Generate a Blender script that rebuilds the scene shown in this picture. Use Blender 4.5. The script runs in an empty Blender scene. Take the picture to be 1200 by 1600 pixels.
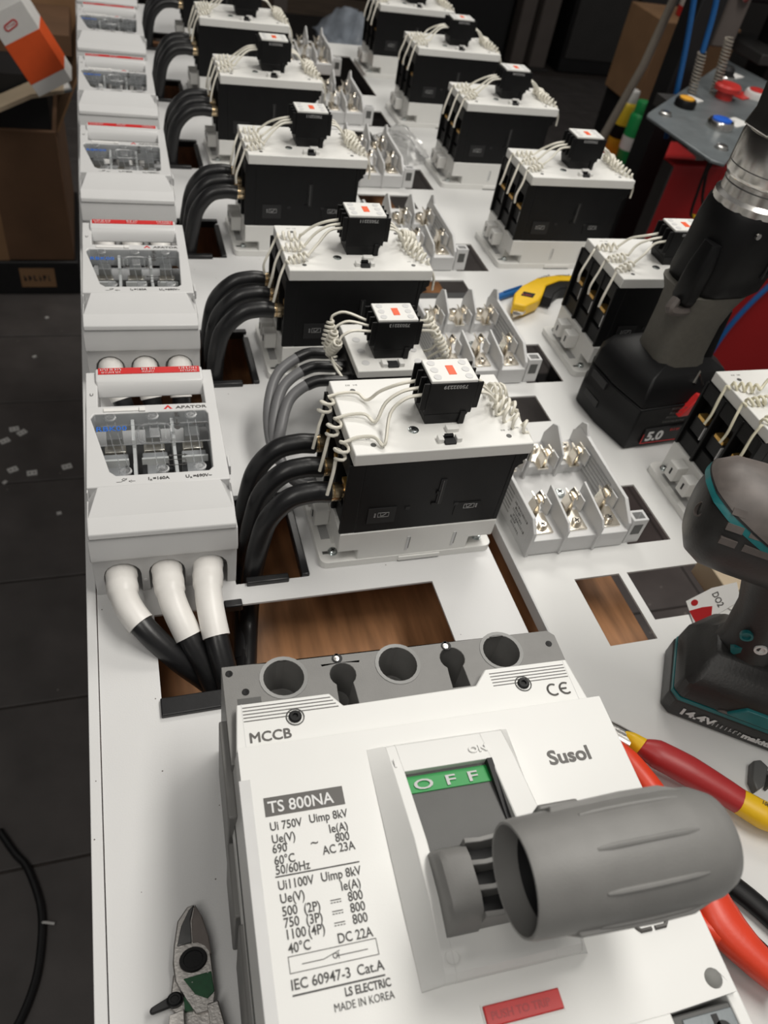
import bpy, bmesh, math, random
from mathutils import Vector as V, Matrix
from mathutils.geometry import tessellate_polygon
random.seed(7)
PI = math.pi
scn = bpy.context.scene
COL = scn.collection
# ------------------------------------------------------------------ camera
cam = bpy.data.cameras.new('camera'); camo = bpy.data.objects.new('camera', cam); COL.objects.link(camo)
fpx = 1200.0
vy = V((108-600., -545-800., fpx)); vx = V(((fpx*fpx+1345*370)/492., -370., fpx))
Yc = vy.normalized(); Xc = vx.normalized(); Zc = Xc.cross(Yc)
rt = V((Xc[0], Yc[0], Zc[0])); dn = V((Xc[1], Yc[1], Zc[1])); fw = V((Xc[2], Yc[2], Zc[2]))
camo.matrix_world = Matrix(((rt.x, -dn.x, -fw.x, 0), (rt.y, -dn.y, -fw.y, 0), (rt.z, -dn.z, -fw.z, .49), (0, 0, 0, 1)))
cam.sensor_fit = 'VERTICAL'; cam.sensor_height = 36; cam.lens = fpx/1600*36
cam.clip_start = .01; cam.clip_end = 50
cam.dof.use_dof = True; cam.dof.focus_distance = .50; cam.dof.aperture_fstop = 11.0
scn.camera = camo
# ------------------------------------------------------------------ world, lamps, exposure
w = bpy.data.worlds.new('workshop'); scn.world = w; w.use_nodes = True
w.node_tree.nodes['Background'].inputs[0].default_value = (1.0, .97, .93, 1)
w.node_tree.nodes['Background'].inputs[1].default_value = .10
def area(name, loc, target, sx, sy, power, col=(1, .965, .90)):
    l = bpy.data.lights.new(name, 'AREA'); l.shape = 'RECTANGLE'; l.size = sx; l.size_y = sy; l.energy = power; l.color = col
    o = bpy.data.objects.new(name, l); COL.objects.link(o); o.location = loc
    o.rotation_euler = (V(target)-V(loc)).to_track_quat('-Z', 'Y').to_euler(); return o
area('ceiling_lamp_near', (.75, .35, 1.75), (.25, .45, 0), 1.3, .35, 14)
area('ceiling_lamp_back', (1.05, 2.2, 1.9), (.4, 1.2, 0), 1.3, .35, 13)
area('ceiling_lamp_left', (-.6, -.35, 1.8), (0, .5, 0), .35, 1.3, 6)
scn.view_settings.view_transform = 'Standard'; scn.view_settings.look = 'None'
scn.view_settings.gamma = 1; scn.view_settings.use_curve_mapping = False; scn.view_settings.exposure = .66
# ------------------------------------------------------------------ materials
def mat(name, col, rough=.5, metal=0., nz=.0, scale=60., bump=0., bscale=400., spec=.5, spots=None, stretch=None):
    m = bpy.data.materials.new(name); m.use_nodes = True; nt = m.node_tree; b = nt.nodes['Principled BSDF']
    b.inputs['Roughness'].default_value = rough; b.inputs['Metallic'].default_value = metal
    b.inputs['Specular IOR Level'].default_value = spec
    c = (*col, 1); b.inputs['Base Color'].default_value = c
    tc = nt.nodes.new('ShaderNodeTexCoord'); src = tc.outputs['Object']
    if stretch:
        mp = nt.nodes.new('ShaderNodeMapping'); mp.inputs['Scale'].default_value = stretch; nt.links.new(src, mp.inputs[0]); src = mp.outputs[0]
    last = None
    if nz:
        t = nt.nodes.new('ShaderNodeTexNoise'); t.inputs['Scale'].default_value = scale; t.inputs['Detail'].default_value = 5
        nt.links.new(src, t.inputs['Vector'])
        r = nt.nodes.new('ShaderNodeValToRGB'); r.color_ramp.elements[0].position = .3; r.color_ramp.elements[1].position = .7
        r.color_ramp.elements[0].color = (*[x*(1-nz) for x in col], 1); r.color_ramp.elements[1].color = (*[min(1, x*(1+nz)) for x in col], 1)
        nt.links.new(t.outputs['Fac'], r.inputs[0]); last = r.outputs[0]
    if spots:
        sc, thr, scol = spots
        vo = nt.nodes.new('ShaderNodeTexVoronoi'); vo.inputs['Scale'].default_value = sc; nt.links.new(src, vo.inputs['Vector'])
        lt = nt.nodes.new('ShaderNodeMath'); lt.operation = 'LESS_THAN'; lt.inputs[1].default_value = thr; nt.links.new(vo.outputs['Distance'], lt.inputs[0])
        sx = nt.nodes.new('ShaderNodeSeparateColor'); nt.links.new(vo.outputs['Color'], sx.inputs[0])
        l2 = nt.nodes.new('ShaderNodeMath'); l2.operation = 'LESS_THAN'; l2.inputs[1].default_value = .3; nt.links.new(sx.outputs[0], l2.inputs[0])
        mu = nt.nodes.new('ShaderNodeMath'); mu.operation = 'MULTIPLY'; nt.links.new(lt.outputs[0], mu.inputs[0]); nt.links.new(l2.outputs[0], mu.inputs[1])
        mx = nt.nodes.new('ShaderNodeMix'); mx.data_type = 'RGBA'; nt.links.new(mu.outputs[0], mx.inputs[0])
        mx.inputs[6].default_value = c; mx.inputs[7].default_value = (*scol, 1)
        if last: nt.links.new(last, mx.inputs[6])
        last = mx.outputs[2]
    if last: nt.links.new(last, b.inputs['Base Color'])
    if bump:
        t = nt.nodes.new('ShaderNodeTexNoise'); t.inputs['Scale'].default_value = bscale; nt.links.new(src, t.inputs['Vector'])
        bp = nt.nodes.new('ShaderNodeBump'); bp.inputs['Strength'].default_value = bump; bp.inputs['Distance'].default_value = .0006
        nt.links.new(t.outputs['Fac'], bp.inputs['Height']); nt.links.new(bp.outputs[0], b.inputs['Normal'])
    return m
M = {}
M['plate'] = mat('white_powder_coat', (.68, .68, .68), .42, nz=.02, scale=9, bump=.12, bscale=900, spots=(120, .06, (.14, .12, .11)))
M['plate_r'] = mat('white_powder_coat_clean', (.71, .71, .70), .34, nz=.02, scale=7, bump=.1, bscale=900)
M['white'] = mat('white_plastic', (.78, .775, .75), .42, nz=.015, scale=40, bump=.08)
M['whiter'] = mat('cover_plastic', (.76, .76, .745), .40, nz=.01, scale=30, bump=.05, bscale=1500)
M['lgrey'] = mat('light_grey_plastic', (.62, .62, .62), .45, nz=.02, bump=.06)
M['rbk'] = mat('switch_plastic', (.63, .63, .63), .38, nz=.012, scale=30)
M['grey'] = mat('grey_plastic', (.195, .192, .186), .48, nz=.05, scale=80, bump=.12, bscale=1200)
M['grey2'] = mat('pale_grey_rim', (.26, .26, .255), .45, nz=.05)
M['vent'] = mat('grey_vent', (.36, .36, .36), .5)
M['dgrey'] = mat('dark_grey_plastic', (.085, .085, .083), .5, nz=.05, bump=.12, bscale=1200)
M['black'] = mat('black_plastic', (.0055, .0055, .006), .48, nz=.15, bump=.1, bscale=1500, spec=.25)
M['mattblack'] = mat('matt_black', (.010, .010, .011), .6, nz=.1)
M['rubber'] = mat('black_rubber', (.011, .011, .012), .34, nz=.2, scale=50, bump=.12, bscale=300)
M['cgrey'] = mat('grey_cable', (.15, .15, .155), .42, nz=.08)
M['sleeve'] = mat('white_heat_shrink', (.84, .82, .79), .38, nz=.02, bump=.15, bscale=200)
M['wire'] = mat('cream_wire', (.78, .75, .66), .42, nz=.03)
M['wire2'] = mat('ivory_wire', (.74, .70, .54), .42, nz=.03)
M['steel'] = mat('steel', (.74, .72, .69), .24, 1, nz=.10, scale=200, stretch=(1, 1, .05))
M['zinc'] = mat('zinc_screw', (.62, .66, .66), .25, 1, nz=.1, scale=300)
M['brass'] = mat('tinned_copper', (.80, .64, .42), .25, 1, nz=.2, scale=150)
M['copper'] = mat('copper', (.75, .38, .18), .3, 1, nz=.1)
M['silver'] = mat('silvered_contact', (.86, .80, .70), .24, 1, nz=.08, scale=200)
M['ochre'] = mat('brass_terminal', (.70, .42, .12), .35, .8, nz=.2, scale=300)
M['wood'] = mat('worktop_wood', (.34, .165, .075), .45, nz=.35, scale=14, stretch=(6, .8, 1), bump=.1, bscale=60)
M['tile'] = mat('dark_floor_tile', (.092, .083, .080), .5, nz=.22, scale=9, bump=.25, bscale=120, spots=(34, .10, (.25, .23, .21)))
M['grout'] = mat('tile_joint', (.05, .040, .035), .8, nz=.3, scale=40)
M['card'] = mat('cardboard', (.30, .17, .085), .75, nz=.1, scale=12, bump=.1, bscale=100)
M['carddk'] = mat('shaded_cardboard', (.15, .080, .042), .8, nz=.12, scale=9)  # cardboard with shade put into its colour
M['tan'] = mat('kraft_board', (.50, .40, .28), .7, nz=.06, scale=30)
M['orange'] = mat('orange_print', (.80, .105, .02), .5, nz=.03)
M['paper'] = mat('white_paper', (.78, .77, .75), .6, nz=.02)
M['red'] = mat('red_plastic', (.60, .025, .025), .4, nz=.05)
M['redpaint'] = mat('red_machine_paint', (.42, .014, .016), .42, nz=.08, scale=5, bump=.05)
M['pred'] = mat('red_rubber', (.42, .028, .03), .42, nz=.05, bump=.1)
M['porange'] = mat('orange_red_rubber', (.75, .055, .02), .38, nz=.05, bump=.1)
M['yellow'] = mat('yellow_plastic', (.82, .50, .01), .4, nz=.04)
M['blue'] = mat('blue_plastic', (.012, .11, .34), .4, nz=.05)
M['inkblue'] = mat('blue_ink', (.02, .13, .52), .5)
M['ink'] = mat('dark_ink', (.045, .043, .042), .5)
M['inkg'] = mat('grey_ink', (.10, .095, .09), .5)
M['inkw'] = mat('white_ink', (.72, .72, .72), .5)
M['inks'] = mat('silver_ink', (.42, .42, .42), .4, .2)
M['led'] = mat('orange_flag', (.82, .10, .02), .45)
M['green'] = mat('green_strip', (.015, .28, .06), .4)
M['greenpaint'] = mat('worn_green_paint', (.004, .07, .022), .45, nz=.2, scale=300, spots=(420, .12, (.42, .42, .40)))
M['blade'] = mat('dark_blade_steel', (.11, .11, .11), .35, .7, nz=.2, scale=100)
M['tool'] = mat('satin_tool_steel', (.48, .46, .44), .42, 1, nz=.12, scale=250, bump=.25, bscale=700)
M['teal'] = mat('teal_plastic', (.012, .145, .155), .4, nz=.12, scale=60)
M['mk'] = mat('worn_black_rubber', (.022, .021, .020), .45, nz=.25, scale=50, bump=.25, bscale=500)
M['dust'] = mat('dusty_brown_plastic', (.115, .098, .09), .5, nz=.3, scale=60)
M['grip'] = mat('olive_grey_grip', (.115, .108, .092), .6, nz=.08, scale=200, bump=.3, bscale=1500)
M['panel'] = mat('control_panel_steel', (.17, .19, .20), .40, .3, nz=.15, scale=30, bump=.1)
M['dark'] = mat('dark_frame_paint', (.010, .010, .011), .5, nz=.2, scale=20)
M['darkgrey'] = mat('dark_grey_frame', (.045, .043, .042), .5, nz=.1, scale=10)
M['beam'] = mat('greybrown_beam', (.13, .11, .10), .6, nz=.08, scale=10)
M['duct'] = mat('beige_hose', (.28, .25, .21), .5, nz=.05)
M['crate'] = mat('crate_plank', (.085, .060, .042), .7, nz=.2, scale=10, stretch=(1, 8, 8))
M['cangreen'] = mat('green_can', (.02, .33, .09), .35, nz=.03)
M['canyel'] = mat('yellow_can', (.70, .50, .03), .35, nz=.03)
M['bwall'] = mat('dark_workshop_wall', (.030, .027, .025), .8, nz=.3, scale=1.5)
M['btn_y'] = mat('amber_button', (.85, .42, .04), .35)
M['btn_r'] = mat('red_button', (.62, .04, .035), .35)
M['btn_b'] = mat('blue_button', (.02, .12, .60), .3)
M['yel2'] = mat('yellow_label', (.80, .75, .18), .5)
def clear(name, tint, fac, rough=.04):
    m = bpy.data.materials.new(name); m.use_nodes = True; nt = m.node_tree; nt.nodes.clear()
    o = nt.nodes.new('ShaderNodeOutputMaterial'); t = nt.nodes.new('ShaderNodeBsdfTransparent'); t.inputs[0].default_value = (*tint, 1)
    g = nt.nodes.new('ShaderNodeBsdfGlossy'); g.inputs['Roughness'].default_value = rough
    fr = nt.nodes.new('ShaderNodeLayerWeight'); fr.inputs[0].default_value = .5
    pw = nt.nodes.new('ShaderNodeMath'); pw.operation = 'POWER'; pw.inputs[1].default_value = 4.0; nt.links.new(fr.outputs['Facing'], pw.inputs[0])
    ad = nt.nodes.new('ShaderNodeMath'); ad.operation = 'MULTIPLY_ADD'; ad.inputs[1].default_value = .6; ad.inputs[2].default_value = fac
    nt.links.new(pw.outputs[0], ad.inputs[0])
    x = nt.nodes.new('ShaderNodeMixShader'); nt.links.new(ad.outputs[0], x.inputs[0]); nt.links.new(t.outputs[0], x.inputs[1]); nt.links.new(g.outputs[0], x.inputs[2])
    nt.links.new(x.outputs[0], o.inputs[0]); return m
M['clear'] = clear('clear_polycarbonate', (.90, .91, .92), .02)
M['boss'] = clear('moulded_clear_boss', (.93, .94, .95), .22, .42)
M['bag'] = clear('clear_film', (.90, .90, .90), .07, .10)
M['bag2'] = mat('pale_blue_film', (.42, .47, .54), .3, nz=.3, scale=14, bump=.4, bscale=40)
# ------------------------------------------------------------------ mesh helpers
class MB:
    def __init__(s): s.v = []; s.f = []; s.m = Matrix.Identity(4)
    def add(s, vs, fs):
        n = len(s.v); s.v += [tuple(s.m @ V(p)) for p in vs]; s.f += [tuple(i+n for i in q) for q in fs]; return s
    def box(s, x0, x1, y0, y1, z0, z1):
        return s.add([(x0,y0,z0),(x1,y0,z0),(x1,y1,z0),(x0,y1,z0),(x0,y0,z1),(x1,y0,z1),(x1,y1,z1),(x0,y1,z1)],
                     [(3,2,1,0),(4,5,6,7),(0,1,5,4),(1,2,6,5),(2,3,7,6),(3,0,4,7)])
    def tbox(s, a, b, z0, z1):          # a, b: (x0,x1,y0,y1) bottom and top
        return s.add([(a[0],a[2],z0),(a[1],a[2],z0),(a[1],a[3],z0),(a[0],a[3],z0),(b[0],b[2],z1),(b[1],b[2],z1),(b[1],b[3],z1),(b[0],b[3],z1)],
                     [(3,2,1,0),(4,5,6,7),(0,1,5,4),(1,2,6,5),(2,3,7,6),(3,0,4,7)])
    @staticmethod
    def p3(p, ax, h):
        return (h, p[0], p[1]) if ax == 'x' else (p[0], h, p[1]) if ax == 'y' else (p[0], p[1], h)
    def prism(s, pts, ax, a, b):
        n = len(pts); tri = tessellate_polygon([[V((p[0], p[1], 0)) for p in pts]])
        vs = [s.p3(p, ax, a) for p in pts]+[s.p3(p, ax, b) for p in pts]
        fs = [tuple(t) for t in tri]+[tuple(i+n for i in reversed(t)) for t in tri]
        fs += [(i, (i+1) % n, n+(i+1) % n, n+i) for i in range(n)]
        return s.add(vs, fs)
    def holed(s, outer, holes, ax, a, b, depth=None):   # prism a..b with pockets (or through holes when depth is None) cut from side b
        loops = [outer]+holes; flat = [p for l in loops for p in l]
        tri = tessellate_polygon([[V((p[0], p[1], 0)) for p in l] for l in loops]); n = len(flat)
        vs = [s.p3(p, ax, b) for p in flat]; fs = [tuple(t) for t in tri]
        lo = [s.p3(p, ax, a) for p in outer]; o = len(vs); vs += lo; k = len(outer)
        fs += [(i, (i+1) % k, o+(i+1) % k, o+i) for i in range(k)]
        d = a if depth is None else b-depth*(1 if b > a else -1)
        st = k
        hs = []
        for h in holes:
            q = len(vs); vs += [s.p3(p, ax, d) for p in h]; m = len(h); hs.append(q)
            fs += [(st+i, st+(i+1) % m, q+(i+1) % m, q+i) for i in range(m)]
            if depth is not None: fs.append(tuple(q+i for i in range(m)))
            st += m
        if depth is None:
            idx = list(range(o, o+k))
            for h, q in zip(holes, hs): idx += list(range(q, q+len(h)))
            fs += [tuple(idx[i] for i in t) for t in tri]
        else: fs.append(tuple(range(o, o+k)))
        return s.add(vs, fs)
    def loft(s, rings, cap=True):
        n = len(rings[0]); vs = [p for r in rings for p in r]; fs = []
        for j in range(len(rings)-1):
            for i in range(n):
                a = j*n+i; b = j*n+(i+1) % n; fs.append((a, b, b+n, a+n))
        if cap: fs.append(tuple(reversed(range(n)))); fs.append(tuple(range((len(rings)-1)*n, len(rings)*n)))
        return s.add(vs, fs)
    def lathe(s, prof, n=20, mtx=None, a0=0, ring=False):
        rings = []
        for r, h in prof:
            rings.append([(max(r, 1e-5)*math.cos(a0+2*PI*i/n), max(r, 1e-5)*math.sin(a0+2*PI*i/n), h) for i in range(n)])
        if mtx is not None:
            old = s.m; s.m = s.m @ mtx; s.loft(rings, not ring); s.m = old
        else: s.loft(rings, not ring)
        return s
    def tube(s, path, r, n=10, cap=True):
        P = [V(p) for p in path]; rr = r if isinstance(r, (list, tuple)) else [r]*len(P)
        T = [(P[min(i+1, len(P)-1)]-P[max(i-1, 0)]).normalized() for i in range(len(P))]
        u = T[0].orthogonal().normalized(); rings = []
        for i, p in enumerate(P):
            u = (u-T[i]*u.dot(T[i])).normalized(); q = T[i].cross(u)
            rings.append([tuple(p+(u*math.cos(2*PI*j/n)+q*math.sin(2*PI*j/n))*rr[i]) for j in range(n)])
        return s.loft(rings, cap)
def spline(pts, k=8):           # Catmull-Rom
    P = [V(p) for p in pts]; P = [P[0]*2-P[1]]+P+[P[-1]*2-P[-2]]; out = []
    for i in range(1, len(P)-2):
        for j in range(k):
            t = j/k; a, b, c, d = P[i-1:i+3]
            out.append(.5*((2*b)+(c-a)*t+(2*a-5*b+4*c-d)*t*t+(3*b-a-3*c+d)*t**3))
    out.append(P[-2]); return out
def rrect(x0, x1, y0, y1, r, n=4):
    out = []
    for cx, cy, a in ((x1-r, y1-r, 0), (x0+r, y1-r, PI/2), (x0+r, y0+r, PI), (x1-r, y0+r, 1.5*PI)):
        for i in range(n+1): out.append((cx+r*math.cos(a+PI/2*i/n), cy+r*math.sin(a+PI/2*i/n)))
    return out
def circ(cx, cy, r, n=20): return [(cx+r*math.cos(2*PI*i/n), cy+r*math.sin(2*PI*i/n)) for i in range(n)]
def rot(axis, deg): return Matrix.Rotation(math.radians(deg), 4, axis)
def tr(x, y, z): return Matrix.Translation((x, y, z))
def obj(name, mb, m, parent=None, bevel=0, ang=35, seg=2):
    if isinstance(mb, MB):
        me = bpy.data.meshes.new(name); me.from_pydata(mb.v, [], mb.f)
        bm = bmesh.new(); bm.from_mesh(me); bmesh.ops.recalc_face_normals(bm, faces=bm.faces); bm.to_mesh(me); bm.free()
        if ang: me.shade_smooth(); me.set_sharp_from_angle(angle=math.radians(ang))
        me.materials.append(M[m] if isinstance(m, str) else m)
    else: me = mb
    o = bpy.data.objects.new(name, me); COL.objects.link(o)
    if parent: o.parent = parent
    if bevel:
        b = o.modifiers.new('edge', 'BEVEL'); b.width = bevel; b.segments = seg; b.limit_method = 'ANGLE'; b.angle_limit = math.radians(40); b.harden_normals = False
    return o
def tag(o, label, cat, group=None, kind=None):
    o['label'] = label; o['category'] = cat
    if group: o['group'] = group
    if kind: o['kind'] = kind
    return o
def thing(name, label, cat, loc=(0, 0, 0), rz=0, group=None):
    o = bpy.data.objects.new(name, None); o.empty_display_size = .01; COL.objects.link(o)
    o.location = loc; o.rotation_euler = (0, 0, math.radians(rz)); return tag(o, label, cat, group)
def struct(name, mb, m, parent=None, bevel=0):
    o = obj(name, mb, m, parent, bevel)
    if not parent: o['kind'] = 'structure'
    return o
def bx(name, m, parent, x0, x1, y0, y1, z0, z1, bevel=0): return obj(name, MB().box(x0, x1, y0, y1, z0, z1), m, parent, bevel)
TXT = {}
def text(s, size, m, parent, mtx, xs=1., bold=0., name='lettering', sp=1., ext=.00012, align='LEFT'):
    key = (s, size, xs, bold, m, sp, align)
    if key not in TXT:
        cu = bpy.data.curves.new('t', 'FONT'); cu.body = s; cu.size = size; cu.offset = bold; cu.extrude = ext; cu.space_character = sp
        cu.resolution_u = 3; cu.align_x = align
        to = bpy.data.objects.new('t', cu); COL.objects.link(to)
        bpy.context.view_layer.update()
        me = bpy.data.meshes.new_from_object(to.evaluated_get(bpy.context.evaluated_depsgraph_get()))
        bpy.data.objects.remove(to); bpy.data.curves.remove(cu)
        for v in me.vertices: v.co.x *= xs
        me.materials.clear(); me.materials.append(M[m]); TXT[key] = me
    o = bpy.data.objects.new(name, TXT[key]); COL.objects.link(o); o.parent = parent; o.matrix_local = mtx; return o
def marks(parent, mtx, wd, h, m, name='fine_print'):      # print too small to read in the photograph
    rn = random.Random(int(wd*1e5)); b = MB(); x = 0
    while x < wd:
        l = rn.uniform(.25, .6)*h; b.box(x, x+l*.45, 0, h, 0, .0001)
        if rn.random() < .7: b.box(x, x+l, h*rn.choice((0, .42, .8)), h*rn.choice((.2, .62, 1)), 0, .0001)
        x += l+.32*h
    o = obj(name, b, m, parent, ang=0); o.matrix_local = mtx; return o
def screw(name, parent, x, y, z, r=.0035, h=.0028, m='zinc', cross=True):
    b = MB(); b.m = tr(x, y, z)
    b.lathe([(r*1.25, -.001), (r*1.25, .0004), (r, .0005), (r, h*.8), (r*.8, h), (0, h)], 14)
    o = obj(name, b, m, parent)
    if cross:
        c = MB(); c.m = tr(x, y, z+h-.0001) @ rot('Z', 25); c.box(-r*.6, r*.6, -r*.13, r*.13, 0, .0003); c.box(-r*.13, r*.13, -r*.6, r*.6, 0, .0003)
        obj('cross_recess', c, 'mattblack', o)
    return o
# ------------------------------------------------------------------ structure: floor, wall, bench, plates
FZ = -.85
fl = struct('floor', MB().box(-3, 4.5, -1, 7, FZ-.05, FZ-.004), 'grout')
tm = None
for i in range(9):
    for j in range(16):
        x = -1.75+i*.6; y = .232+(j-1)*.295
        b = MB().box(.002, .598, .002, .293, -.02, 0)
        if tm is None: o = obj('tile', b, 'tile', fl, .0015); tm = o.data
        else: o = obj('tile', tm, None, fl, .0015)
        o.location = (x, y, FZ+random.uniform(-.0006, .0006))
        if (i+j) % 2: o.rotation_euler.z = PI; o.location.x += .6; o.location.y += .295
struct('wall_back', MB().box(-3, 4.5, 5.2, 5.3, FZ, 3), 'bwall')
struct('wall_left', MB().box(-3.1, -3, -1, 5.3, FZ, 3), 'bwall')
# workbench under the plates
wb = thing('workbench', 'brown wooden workbench board seen through the openings of the white mounting plates', 'workbench', (0, 0, FZ))
bz = -.068-FZ
for a_, b_ in ((-.03, .2545), (.2555, .437)): bx('board', 'wood', wb, a_, b_, -.12, 1.95, bz-.028, bz, .0015)
for x in (.0, .38):
    for y in (0, 1.8): bx('leg', 'darkgrey', wb, x-.02, x+.02, y-.02, y+.02, 0, bz-.028, .002)
bx('rail', 'darkgrey', wb, .02, .36, -.015, .015, bz-.09, bz-.03, .002); bx('rail', 'darkgrey', wb, .02, .36, 1.785, 1.815, bz-.09, bz-.03, .002)
def sheet(x0, x1, y0, y1, holes, t=.002):
    xs = sorted({x0, x1}|{h[0] for h in holes}|{h[1] for h in holes}); ys = sorted({y0, y1}|{h[2] for h in holes}|{h[3] for h in holes})
    xs = [x for x in xs if x0 <= x <= x1]; ys = [y for y in ys if y0 <= y <= y1]
    bm = bmesh.new(); vv = {}
    def vt(i, j):
        if (i, j) not in vv: vv[i, j] = bm.verts.new((xs[i], ys[j], 0))
        return vv[i, j]
    for i in range(len(xs)-1):
        for j in range(len(ys)-1):
            cx = (xs[i]+xs[i+1])/2; cy = (ys[j]+ys[j+1])/2
            if any(h[0] < cx < h[1] and h[2] < cy < h[3] for h in holes): continue
            bm.faces.new((vt(i, j), vt(i+1, j), vt(i+1, j+1), vt(i, j+1)))
    r = bmesh.ops.extrude_face_region(bm, geom=bm.faces[:]); bmesh.ops.translate(bm, vec=(0, 0, -t), verts=[v for v in r['geom'] if isinstance(v, bmesh.types.BMVert)])
    bmesh.ops.recalc_face_normals(bm, faces=bm.faces)
    me = bpy.data.meshes.new('sheet'); bm.to_mesh(me); bm.free(); return me
LP = .2560; RP = .2435
hl = [(-.004, .22, .284, .361)]+[(.060, .116, .381+LP*k, .473+LP*k) for k in range(6)]+[(-.012, .062, .558+LP*(k-1), .628+LP*(k-1)) for k in range(1, 6)]
pl = thing('mounting_plate', 'white steel mounting plate under the row of fuse switches, left of the narrow gap', 'plate')
me = sheet(-.044, .283, -.12, 1.95, hl); me.materials.append(M['plate']); obj('sheet', me, None, pl)
bx('edge_lip', 'plate', pl, -.0515, -.0447, -.12, 1.95, -.012, .0012, .0006)
bx('flange', 'plate', pl, -.0505, -.0445, -.12, 1.95, -.068, -.012); bx('flange', 'plate', pl, .281, .283, -.12, 1.95, -.013, -.002)
for y in (-.05, .80, 1.44): bx('cross_rib', 'dark', pl, .15, .27, y-.012, y+.012, -.068, -.002)
for k, (a, b_, c, d) in enumerate(hl):
    if k == 0:
        bx('edge_trim', 'rubber', pl, a-.001, .20, c-.010, c+.004, -.004, .0035, .001); bx('edge_trim', 'rubber', pl, .048, .062, d-.003, d+.004, -.004, .003, .001)
    elif k < 7:
        bx('edge_trim', 'rubber', pl, b_-.003, b_+.0035, c, d-.012, -.006, .0035, .001); bx('edge_trim', 'rubber', pl, a, b_+.003, d-.003, d+.0035, -.006, .0035, .001)
        bx('edge_trim', 'rubber', pl, a+.008, b_-.014, c-.0035, c+.003, -.006, .0045, .001)
hr = [(.347, .392, .274, .344), (.400, .480, .292, .344), (.36, .478, 1.50, 1.72)]+[(.418, .465, .375+RP*k, .449+RP*k) for k in range(5)]+[(.335, .419, .552+RP*k, .596+RP*k) for k in range(4)]
p2 = thing('mounting_plate', 'white steel mounting plate under the fuse bases and power tools, right of the narrow gap', 'plate')
me = sheet(.301, .672, -.12, 1.80, hr); me.materials.append(M['plate_r']); obj('sheet', me, None, p2)
bx('flange', 'lgrey', p2, .2995, .3015, -.12, 1.80, -.013, .0004, .0004); bx('flange', 'plate_r', p2, .6695, .672, -.12, 1.80, -.013, -.002)
for y in (-.05, .80, 1.44): bx('cross_rib', 'dark', p2, .305, .42, y-.012, y+.012, -.068, -.002)
bx('cross_rib', 'darkgrey', p2, .303, .669, -.118, -.112, -.068, -.002); bx('cross_rib', 'darkgrey', p2, .303, .669, 1.79, 1.796, -.068, -.002)
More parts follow.
